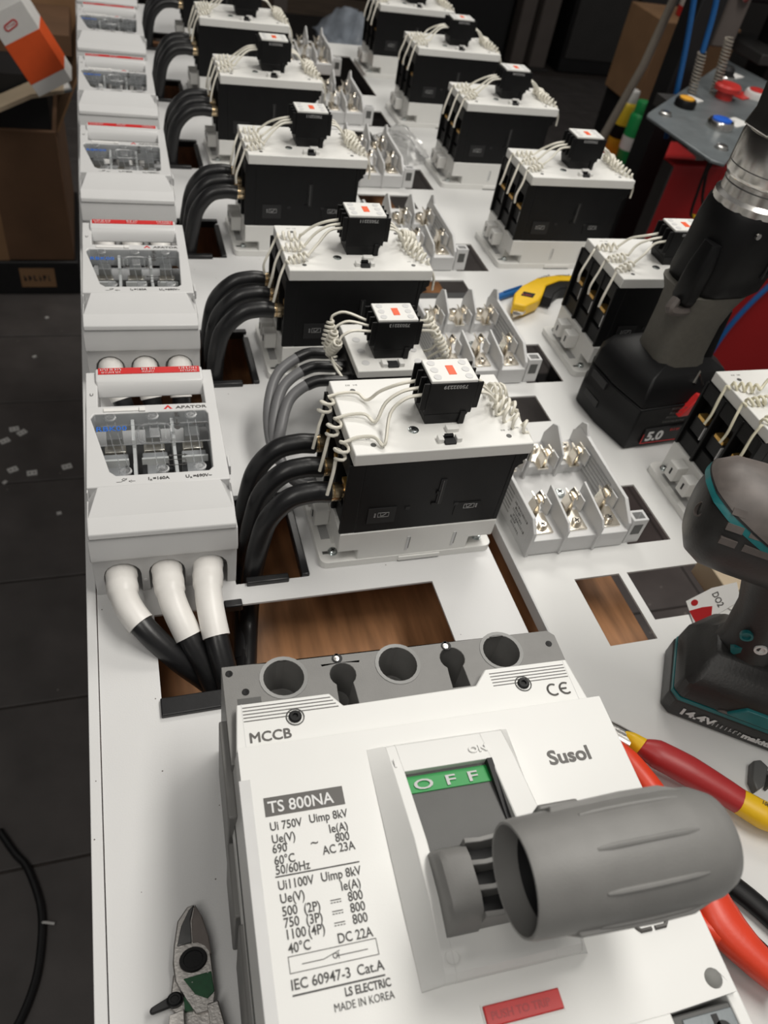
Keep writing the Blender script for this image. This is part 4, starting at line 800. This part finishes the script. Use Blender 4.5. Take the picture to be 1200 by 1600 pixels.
b = MB().loft([rr(.004, .003, .066, .056, .158), rr(.008, .002, .078, .068, .170), rr(.009, 0, .082, .078, .195, .4), rr(.009, 0, .083, .080, .222, .45), rr(.009, 0, .080, .078, .238, .48), rr(.009, 0, .074, .074, .243, .49)]); body = obj('motor_body', b, 'black', t, 0, 50)
b = MB().loft([rr(-.030, -.012, .018, .020, .152), rr(-.035, -.015, .018, .022, .160), rr(-.035, -.017, .017, .022, .190), rr(-.031, -.015, .012, .016, .214)]); obj('trigger', b, 'black', t, 0, 60)
obj('trigger_guard', MB().tube(spline([(-.018, -.014, .146), (-.034, -.020, .1475), (-.050, -.020, .150), (-.044, -.016, .158)], 5), .005, 8), 'dust', t)
for i in range(4): bx('vent_slot', 'mattblack', body, .018+.006*i, .0205+.006*i, -.0405, -.0375, .190+.004*i, .212+.003*i)
b = MB(); b.m = tr(.009, 0, 0); b.lathe([(.0345, .239), (.0372, .242), (.0372, .248), (.0338, .251), (.0338, .263), (.0345, .2635), (.0362, .268), (.0360, .296), (.0348, .302), (.030, .306), (0, .307)], 40); head = obj('steel_head', b, 'steel', t)
for z in (.2590, .2740): b = MB(); b.m = tr(.009, 0, 0); b.lathe(ring=True, n=40, prof=[(.0338 if z < .26 else .0361, z), (.0341 if z < .26 else .0364, z+.0006), (.0338 if z < .26 else .0361, z+.0012)]); obj('head_groove', b, 'dgrey', head)
obj('yoke', MB().prism([(-.030, .304), (-.024, .318), (-.026, .345), (-.018, .362), (-.010, .352), (-.012, .325), (-.004, .308)], 'y', -.016, .016), 'steel', t, .002); obj('yoke', MB().prism([(.030, .304), (.026, .320), (.028, .345), (.018, .362), (.010, .352), (.012, .325), (.004, .308)], 'y', -.016, .016), 'steel', t, .002)
obj('cutting_jaw', MB().prism([(-.012, .300), (.014, .300), (.024, .345), (.040, .400), (.020, .420), (-.004, .395), (-.010, .345)], 'y', -.018, -.004), 'mattblack', t, .002); b = MB(); b.m = tr(.004, -.020, .335) @ rot('X', 90); b.lathe([(.007, -.004), (.007, .002), (0, .002)], 16); obj('jaw_pin', b, 'steel', t)
b = MB(); b.m = tr(-.010, -.0375, .2310) @ rot('X', 90); b.lathe([(.0028, 0), (.0028, .002), (0, .002)], 10); obj('body_screw', b, 'steel', body)
# ------------------------------------------------------------------ cordless drill
t = thing('cordless_drill', 'black and teal cordless drill standing on its battery at the right edge', 'power tool', (.357, .213, 0), -35)
bp_ = [(.0, .006), (.006, 0), (.125, 0), (.130, .006), (.130, .070), (.120, .082), (.022, .082), (.0, .058)]
def sc(k, z, cx=.062, cy=.040, dx=0, dy=0): return [(cx+(x-cx)*k+dx, cy+(y-cy)*k+dy, z) for x, y in bp_]
b = MB().loft([sc(.97, 0), sc(1, .003), sc(1, .020)]); bat = obj('battery', b, 'mk', t, .0012)
b = MB().loft([sc(.985, .020), sc(.985, .0235)]); obj('battery_seam', b, 'teal', t)
b = MB().loft([sc(.985, .0235), sc(.965, .040), sc(.86, .048), sc(.66, .054, dx=-.008), sc(.46, .062, dx=-.016)]); obj('foot', b, 'mk', t, .002)
obj('side_panel', MB().prism([(.040, .0265), (.110, .0265), (.110, .0385), (.050, .0385)], 'y', -.0015, .010), 'teal', t, .001); obj('side_panel', MB().prism([(.034, .0255), (.110, .0255), (.110, .0272), (.038, .0272)], 'y', -.001, .010), 'dust', t, .0006)
text('14.4V', .0100, 'inkw', bat, tr(.012, -.0006, .0070) @ rot('X', 90), 1.15, .0004); marks(bat, tr(.038, -.0006, .0072) @ rot('X', 90), .020, .0042, 'inks'); text('makita', .0078, 'inkw', bat, tr(.0605, -.0006, .0065) @ rot('X', 90), 1.1, .0004)
for x, z in ((.018, .030), (.036, .027)): b = MB(); b.m = tr(x, .0028+(.004 if x < .03 else 0), z) @ rot('X', 80); b.lathe([(.0035, -.002), (.0035, .0016), (.002, .0016), (.0018, 0), (0, 0)], 14); obj('side_screw', b, 'dust', t)
ell = lambda cx, cy, a, c, z, n=16: [(cx+a*math.cos(2*PI*i/n), cy+c*math.sin(2*PI*i/n), z) for i in range(n)]
b = MB().loft([ell(.042, .042, .028, .024, .054), ell(.040, .042, .022, .019, .066), ell(.034, .040, .021, .018, .100), ell(.026, .036, .026, .019, .135), ell(.020, .032, .034, .020, .155)]); obj('handle', b, 'mk', t, 0, 60)
b = MB().loft([[(.036+.012*math.cos(a)+dx, .0245, .066+z_+.006*math.sin(a)) for a in [2*PI*i/12 for i in range(12)]] for dx, z_ in ((0, 0),)]+[[(.036+.012*math.cos(a), .030, .066+.006*math.sin(a)) for a in [2*PI*i/12 for i in range(12)]]]); obj('handle_inlay', b, 'teal', t)
for x, z, m_ in ((.026, .086, 'teal'), (.040, .078, 'paper')): b = MB(); b.m = tr(x, .0225, z) @ rot('X', 90); b.lathe([(.0045, -.002), (.0045, .001), (.003, .001), (.0028, -.0005), (0, -.0005)], 14); obj('handle_screw', b, m_, t)
# motor housing, axis along local x, rear at -x
b = MB(); b.m = tr(0, .030, .176) @ rot('Y', 90)
b.lathe([(0, -.052), (.020, -.051), (.030, -.046), (.0355, -.036), (.0365, -.020), (.0365, .060), (.033, .100), (.026, .120), (.020, .150), (0, .152)], 32); mh = obj('motor_housing', b, 'mk', t, 0, 50)
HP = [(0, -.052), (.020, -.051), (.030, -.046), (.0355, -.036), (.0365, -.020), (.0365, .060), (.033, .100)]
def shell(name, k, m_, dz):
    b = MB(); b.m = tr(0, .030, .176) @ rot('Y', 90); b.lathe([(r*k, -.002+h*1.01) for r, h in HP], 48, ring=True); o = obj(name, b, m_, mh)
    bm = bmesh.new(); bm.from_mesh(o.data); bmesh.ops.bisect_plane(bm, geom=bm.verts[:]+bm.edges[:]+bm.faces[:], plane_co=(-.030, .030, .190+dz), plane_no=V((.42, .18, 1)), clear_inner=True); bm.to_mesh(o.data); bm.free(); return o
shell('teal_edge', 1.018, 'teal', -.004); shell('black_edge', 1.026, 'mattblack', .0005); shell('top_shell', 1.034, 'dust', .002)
for i in range(3):
    for j in range(2):
        b = MB(); b.m = tr(0, .030, .176) @ rot('X', 78-i*15); b.box(-.038+.014*j, -.028+.022*j, -.0022, .0022, .0345, .0372); obj('vent_slot', b, 'dust', mh)
b = MB(); b.m = tr(-.040, .018, .180) @ rot('Y', -68) @ rot('X', 15); b.lathe([(.0052, .004), (.0052, .0125), (.0042, .0130), (.0038, .010), (0, .010)], 16); obj('brush_cap', b, 'dust', mh)
# kraft box and card behind the drill
t = thing('kraft_box', 'small tan cardboard box behind the teal drill', 'box', (.503, .316, 0), 0)
bx('carton', 'tan', t, -.040, .050, -.022, .020, 0, .024, .001); obj('flap', MB().prism([(-.018, -.040), (.020, -.036), (.040, -.022), (-.030, -.022)], 'z', .0005, .0016), 'paper', t); bx('lid_seam', 'dust', t, -.0402, .0502, -.0224, -.0218, .0150, .0155)
t = thing('printed_card', 'white leaflet with red print leaning on the tan box', 'leaflet', (.440, .288, .0))
o_, e1, e2 = V((.436, .304, .001)), V((-.0035, -.021, -.0)), V((.027, .012, .0265))
e1n = e1.normalized(); e2n = (e2-e1n*e2.dot(e1n)).normalized(); nn = e2n.cross(e1n)*-1
cm = Matrix(((e1n.x, e2n.x, nn.x, o_.x-.440), (e1n.y, e2n.y, nn.y, o_.y-.288), (e1n.z, e2n.z, nn.z, o_.z), (0, 0, 0, 1)))
def onc(name, mb, m, par):
    for q in range(len(mb.v)): mb.v[q] = tuple(cm @ V(mb.v[q]))
    return obj(name, mb, m, par)
cd = onc('sheet', MB().prism([(0, .002), (.022, 0), (.024, .020), (.021, .042), (.004, .046), (-.001, .026)], 'z', 0, .0006), 'paper', t)
onc('red_picture', MB().prism([(.010, .001), (.0225, .002), (.0225, .016), (.015, .020), (.012, .012)], 'z', .0006, .0008), 'redpaint', cd)
onc('round_mark', MB().prism(circ(.005, .008, .003, 18), 'z', .0006, .0008), 'redpaint', cd)
text('DO2', .0075, 'inkg', cd, cm @ tr(.004, .024, .0007), .95, .0001)
# clear bag on the fuse bases
def bag(name, label, loc, rx, ry, hz, seed, mname='bag'):
    rn = random.Random(seed); n, m_ = 22, 16; vs = []; fs = []
    for side in (0, 1):
        for j in range(m_):
            for i in range(n):
                u = i/(n-1)*2-1; v = j/(m_-1)*2-1; e = max(0, (1-abs(u)**3)*(1-abs(v)**3))
                vs.append((rx*u+rn.uniform(-1, 1)*rx*.04, ry*v+rn.uniform(-1, 1)*ry*.05, .001+(hz*e*(.55+.45*math.sin(5*u+3*v+seed))+abs(rn.uniform(0, 1))*hz*.16 if side == 0 else 0)))
        for j in range(m_-1):
            for i in range(n-1):
                q = side*n*m_+j*n+i; fs.append((q, q+1, q+1+n, q+n))
    o = obj(name, MB().add(vs, fs), mname, None, 0, 80); o.location = loc; return tag(o, label, 'bag')
o = bag('plastic_bag', 'crumpled clear plastic bag on the plate right of the fourth fuse base', (.448, 1.245, 0), .035, .055, .035, 4)
o.rotation_euler.z = .35
# ------------------------------------------------------------------ left background: cartons, orange box, floor cable, scraps
t = thing('cardboard_carton', 'big brown cardboard carton standing on a black base at the far left', 'carton', (-.33, 2.42, FZ))
bx('base', 'dark', t, -.26, .195, -.20, .26, 0, .105, .004); lb = bx('base_label', 'card', t, .030, .125, -.2012, -.2000, .025, .085); marks(lb, tr(.040, -.2013, .045) @ rot('X', 90), .07, .018, 'ink')
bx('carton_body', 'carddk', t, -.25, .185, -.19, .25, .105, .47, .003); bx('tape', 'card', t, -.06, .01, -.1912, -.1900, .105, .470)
bx('opening_shade', 'mattblack', t, -.24, .175, -.18, .24, .46, .60);  # black block stands in for the shade inside the open carton
obj('open_flap', MB().prism([(-.15, .490), (.07, .546), (.147, .582), (.222, .598), (.222, .606), (.147, .592), (.07, .556), (-.15, .502)], 'y', -.285, -.19), 'tan', t); obj('open_flap', MB().add([(.186, -.19, .47), (.186, .25, .47), (.275, .25, .655), (.275, -.19, .655), (.192, -.19, .47), (.192, .25, .47), (.281, .25, .655), (.281, -.19, .655)], [(0, 1, 2, 3), (4, 7, 6, 5), (0, 3, 7, 4), (1, 5, 6, 2), (3, 2, 6, 7), (0, 4, 5, 1)]), 'card', t)
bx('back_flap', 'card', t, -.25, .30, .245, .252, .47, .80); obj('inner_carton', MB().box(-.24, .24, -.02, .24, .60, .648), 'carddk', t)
t = thing('orange_white_box', 'orange and white product box tipped over in the open carton at top left', 'box', (-.118, 2.00, -.196)); t.rotation_euler = (0, math.radians(-28), 0)
bx('carton_bottom', 'paper', t, -.042, .042, 0, .090, 0, .027, .0006); bx('orange_sleeve', 'orange', t, -.0425, .0425, -.0005, .0905, .027, .112, .0006); bx('carton_top', 'paper', t, -.042, .042, 0, .090, .112, .170, .0006)
b = MB(); b.m = tr(-.006, -.0012, .140) @ rot('X', 90) @ rot('Z', 8); b.holed(rrect(-.016, .016, -.007, .007, .0065), [rrect(-.013, .013, -.0045, .0045, .004)], 'z', 0, .0006); obj('red_emblem', b, 'red', t); marks(t, tr(-.016, -.0014, .138) @ rot('X', 90), .020, .004, 'red')
t = thing('leaflet', 'pale folded leaflet on the carton flap below the orange box', 'leaflet', (-.140, 2.175, -.256), 8); t.rotation_euler.y = -.20
bx('page', 'paper', t, -.035, .045, -.03, .03, .001, .004); bx('under_page', 'panel', t, -.034, .048, -.034, .028, -.004, .001)
t = thing('floor_cable', 'black cable curving across the tiles at the lower left', 'cable', (-.279, .592, FZ+.006))
P = spline([(-.279, .592, 0), (-.255, .552, 0), (-.234, .521, 0), (-.214, .459, 0), (-.213, .40, 0), (-.222, .35, 0), (-.246, .30, 0), (-.29, .25, 0)], 8); P = [p-V((-.279, .592, 0)) for p in P]
obj('cable_jacket', MB().tube(P, .006, 10), 'rubber', t); obj('cable_tie', MB().tube([(P[27].x-.004, P[27].y, .0005), (P[27].x+.004, P[27].y-.002, .0065), (P[27].x+.018, P[27].y-.006, .003)], .002, 6), 'paper', t)
sc_ = [(-.319, 1.558, 30), (-.300, 1.600, 12), (-.282, 1.585, 40), (-.297, 1.454, 25), (-.255, 1.438, 5), (-.179, 1.452, 15), (-.312, 1.413, 50), (-.234, 2.09, 20), (-.262, 1.90, 33), (-.195, 1.30, 8)]
for i, (x, y, a) in enumerate(sc_):
    w_ = .022 if i < 6 else .010
    o = obj('plastic_scrap', MB().holed([(-w_/2, -w_*.33), (w_/2, -w_*.33), (w_/2, w_*.33), (-w_/2, w_*.33)], [circ(-w_*.2, 0, w_*.15, 8), circ(w_*.22, 0, w_*.15, 8)], 'z', 0, .003), 'paper', None, .0004)
    o.location = (x, y, FZ+.0006); o.rotation_euler.z = math.radians(a)
    tag(o, 'small white plastic offcut on the dark floor tiles at the left' , 'offcut', 'white offcuts on the floor')
# ------------------------------------------------------------------ right background: red machine, control panel, stands
t = thing('red_machine', 'red painted machine cabinet standing behind the right-hand plate', 'machine', (1.035, 1.30, FZ))
bx('cabinet', 'redpaint', t, 0, 1.05, 0, .03, .05, .830, .004); bx('plinth', 'dark', t, .02, 1.03, .004, .04, 0, .05); bx('edge_strip', 'darkgrey', t, -.004, .0005, -.002, .034, .05, .826, .002); bx('stay', 'dark', t, .55, .60, .03, .50, .40, .45)
bx('upper_frame', 'dark', t, .55, .63, .50, .58, 0, 1.75, .004); bx('motor_box', 'dark', t, .36, 1.05, .46, .80, 1.02, 1.60, .01); bx('arm_bracket', 'beam', t, .315, .375, .44, .47, .93, 1.50, .004); bx('table_edge', 'darkgrey', t, .47, 1.05, .44, .62, .90, .925, .003)
for x, z in ((.345, 1.04), (.43, 1.07)): b = MB(); b.m = tr(x, .435, z) @ rot('X', 90); b.lathe([(.014, -.02), (.014, .012), (.008, .014), (0, .014)], 16); obj('bolt_head', b, 'steel', t)
t = thing('control_panel', 'dark steel control panel plate with coloured push buttons above the red machine', 'control panel', (0, 0, .044))
obj('panel_plate', MB().prism([(1.005, 1.135), (.985, 1.150), (.965, 1.345), (.978, 1.362), (1.43, 1.764), (1.46, 1.56)], 'z', 0, .006), 'panel', t, .0015)
obj('panel_bracket', MB().box(1.08, 1.36, 1.32, 1.50, -.022, 0), 'darkgrey', t)
def button(name, x, y, r, cm, ring='steel', h=.014, dome=.004):
    b = MB(); b.m = tr(x, y, .006); b.lathe([(r*1.12, 0), (r*1.12, h*.7), (r, h), (r*.82, h), (0, h)], 22); o = obj(name, b, ring, t); b = MB(); b.m = tr(x, y, .006); b.lathe([(r*.80, h*.9), (r*.80, h+dome*.6), (r*.5, h+dome), (0, h+dome)], 22); obj('button_cap', b, cm, o)
button('push_button', 1.090, 1.412, .019, 'btn_y', 'black'); button('push_button', 1.105, 1.307, .023, 'btn_b'); button('push_button', 1.325, 1.500, .022, 'btn_r', 'paper')
b = MB(); b.m = tr(1.230, 1.480, .006); b.lathe([(.018, 0), (.018, .014), (.027, .016), (.028, .024), (.024, .028), (0, .029)], 24); obj('emergency_button', b, 'btn_r', t)
button('selector_switch', 1.310, 1.600, .020, 'mattblack', 'steel', .012, .018)
for x, y, m_, a in ((1.128, 1.452, 'paper', 35), (1.165, 1.338, 'paper', 35), (1.295, 1.505, 'btn_r', 35), (1.360, 1.640, 'paper', 35)):
    b = MB(); b.m = tr(x, y, .006) @ rot('Z', a-10); b.prism(rrect(-.026, .026, -.018, .018, .004), 'z', 0, .002); o = obj('legend_plate', b, m_, t); marks(o, tr(x-.010, y-.006, .0081) @ rot('Z', a), .016, .007, 'inkg' if m_ == 'paper' else 'pred')
for x, y in ((1.012, 1.368-.012), (1.043, 1.205), (1.095, 1.445), (1.335, 1.645)): screw('panel_bolt', t, x, y, .006, .011 if x < 1.05 else .005, .006, 'steel', False)
for i, pts in enumerate((((1.00, 1.17, -.002), (1.03, 1.20, -.07), (1.06, 1.22, -.13), (1.12, 1.24, -.10), (1.14, 1.26, -.004)), ((1.02, 1.18, -.002), (1.05, 1.22, -.05), (1.10, 1.24, -.12), (1.17, 1.24, -.06), (1.19, 1.27, -.004)))): obj('loose_wire', MB().tube(spline(pts, 6), .0028, 6), 'mattblack', t)
obj('wire_ferrule', MB().tube([(1.060, 1.219, -.128), (1.075, 1.225, -.133)], .004, 6), 'yellow', t)
# blue air hoses and sprung conduit
for i, (a, b_) in enumerate((((1.058, 1.50, .30), (1.16, 1.52, -.05)), ((1.113, 1.50, .28), (1.150, 1.50, .125)))):
    pts = [a, tuple((a[k]*.5+b_[k]*.5)+(.006 if k == 0 else 0) for k in range(3)), b_]
    o = obj('air_hose', MB().tube(spline(pts, 8), .0058, 10), 'blue', None); tag(o, ['long blue air hose hanging left of the sprung conduits', 'short blue air hose ending in a sprung conduit above the control panel'][i], 'hose', 'blue hoses of the machine')
for i in range(2):
    x = 1.150+.05*i; P = []
    for k in range(220): a = k*.55; P.append((x+.0085*math.cos(a)+.00010*k, 1.50+.0085*math.sin(a), .125+.03*i-.00055*k))
    o = obj('spring_conduit', MB().tube(P, .0018, 5), 'duct', None); tag(o, ['coiled steel conduit below the short blue hose', 'coiled steel conduit nearer the machine bracket'][i], 'conduit', 'coiled conduits')
o = obj('blue_hose', MB().tube(spline([(1.47, 1.285, -.20), (1.40, 1.285, -.30), (1.36, 1.285, -.40), (1.35, 1.285, -.52), (1.37, 1.285, -.60)], 8), .0065, 10), 'blue'); tag(o, 'blue air line hanging in front of the red cabinet', 'hose')
o = thing('support_post', 'thick black upright post beside the spray cans', 'post', (1.235, 1.665, FZ)); bx('post_tube', 'dark', o, -.032, .032, -.03, .03, .01, 1.6, .004); bx('foot_plate', 'dark', o, -.06, .06, -.06, .06, 0, .01, .002)
# spray cans on a low red shelf
sh = thing('red_shelf', 'low red shelf carrying the spray cans behind the black post', 'shelf', (1.62, 2.30, FZ)); bx('shelf_top', 'redpaint', sh, -.16, .14, -.09, .10, .42, .45, .003)
for x in (-.15, .12): bx('shelf_side', 'redpaint', sh, x, x+.012, -.085, .095, 0, .42)
def can(label, x, y, body, cap, h=.15, extra=None):
    t = thing('spray_can', label, 'spray can', (x, y, FZ+.45), 0, 'spray cans on the red shelf'); b = MB(); b.lathe([(.027, 0), (.029, .003), (.029, h), (.024, h+.010), (.020, h+.013), (0, h+.013)], 20); obj('can_body', b, body, t)
    b = MB(); b.lathe([(.0225, h+.010), (.0225, h+.042), (.020, h+.046), (0, h+.046)], 18); obj('cap', b, cap, t); b = MB(); b.lathe([(.0292, h*.35), (.0294, h*.37), (.0294, h*.6), (.0292, h*.62)], 20, ring=True); obj('label_band', b, extra or 'paper', t)
can('green spray can with pale band standing in front of the white-capped can', 1.585, 2.245, 'cangreen', 'cangreen'); can('yellow and black spray can with a white cap, behind the green can', 1.600, 2.345, 'canyel', 'paper', .15, 'black')
t = thing('red_case', 'red tool case lying on the floor side of the black post', 'case', (1.385, 1.79, -.30)); bx('case_body', 'redpaint', t, -.06, .06, -.05, .05, 0, .10, .006); bx('case_lid', 'red', t, -.061, .061, -.051, .051, .10, .13, .008); bx('stand', 'dark', t, -.05, .05, -.045, .045, FZ+.30, 0)
t = thing('support_pipe', 'thin beige pipe slanting up beside the black upright', 'pipe', (1.47, 2.12, FZ)); obj('pipe', MB().tube([(-.10, -.02, .40), (-.08, 0, .55), (-.02, 0, .78), (.02, 0, 1.1), (.06, 0, 1.4)], .012, 10), 'duct', t); obj('pipe_foot', MB().tube([(-.10, -.02, .40), (-.13, -.02, .008)], .012, 10), 'duct', t)
t = thing('steel_column', 'pair of grey-brown steel uprights at the back of the workshop', 'column', (2.42, 4.75, FZ)); bx('upright', 'beam', t, -.10, -.01, 0, .10, .012, 3.2, .006); bx('upright', 'beam', t, .03, .14, 0, .10, .012, 3.2, .006); bx('foot_plate', 'darkgrey', t, -.12, .16, -.02, .12, 0, .012)
t = thing('dark_locker', 'tall dark locker behind the right contactor row', 'locker', (2.95, 4.75, FZ)); bx('locker_body', 'dark', t, -.30, .55, 0, .4, 0, 2.6, .006); bx('locker_door', 'darkgrey', t, -.28, .10, -.012, 0, .08, 2.5, .004); bx('locker_door', 'darkgrey', t, .12, .53, -.012, 0, .08, 2.5, .004); bx('red_handle', 'red', t, .13, .22, -.04, -.012, 1.00, 1.16, .01)
t = thing('tall_cabinet', 'tall black cabinet left of the grey-brown uprights', 'cabinet', (1.78, 4.75, FZ)); bx('cabinet_body', 'dark', t, -.40, .48, 0, .4, 0, 2.6, .006); bx('cabinet_door', 'mattblack', t, -.38, .03, -.012, 0, .08, 2.5, .004); bx('cabinet_door', 'mattblack', t, .05, .46, -.012, 0, .08, 2.5, .004)
t = thing('brown_carton', 'tan carton stacked beside the beige pipe at the back right', 'carton', (1.98, 2.75, FZ)); bx('carton_body', 'card', t, -.16, .16, -.12, .12, .50, .78, .004); bx('tape', 'tan', t, -.03, .03, -.1212, -.12, .50, .78); bx('stand', 'dark', t, -.15, .15, -.11, .11, 0, .50)
t = thing('paper_roll', 'white roll standing on the tan carton at the back right', 'roll', (1.98, 2.72, FZ+.78)); b = MB(); b.lathe([(.05, 0), (.055, .01), (.055, .15), (.05, .16), (.02, .16), (.018, .12), (0, .12)], 24); obj('roll', b, 'paper', t); b = MB(); b.lathe([(.0555, .002), (.0556, .03), (.0555, .032)], 24, ring=True); obj('red_band', b, 'red', t)
# crate and bag beyond the plates
t = thing('wooden_crate', 'dark brown plank crate beyond the far end of the plates', 'crate', (.95, 4.35, FZ))
for i in range(9): bx('plank', 'crate', t, -.75, .40, -.02, .004, .02+i*.115, .02+i*.115+.108, .003)
for x in (-.72, -.16, .34): bx('batten', 'beam', t, x, x+.07, -.045, -.02, 0, 1.06, .003)
bx('crate_back', 'crate', t, -.75, .40, .004, .30, 0, 1.04)
o = bag('foil_bag', 'crumpled pale blue plastic bag lying behind the plates near the crate', (1.08, 3.80, FZ+.32), .17, .15, .12, 9, 'bag2'); 
t = thing('dark_trolley', 'low dark trolley under the pale blue bag', 'trolley', (1.02, 3.85, FZ)); bx('trolley_top', 'dark', t, -.45, .45, -.40, .30, .29, .32, .004)
for x in (-.4, .4):
    for y in (-.35, .25): bx('leg', 'dark', t, x-.02, x+.02, y-.02, y+.02, 0, .29)
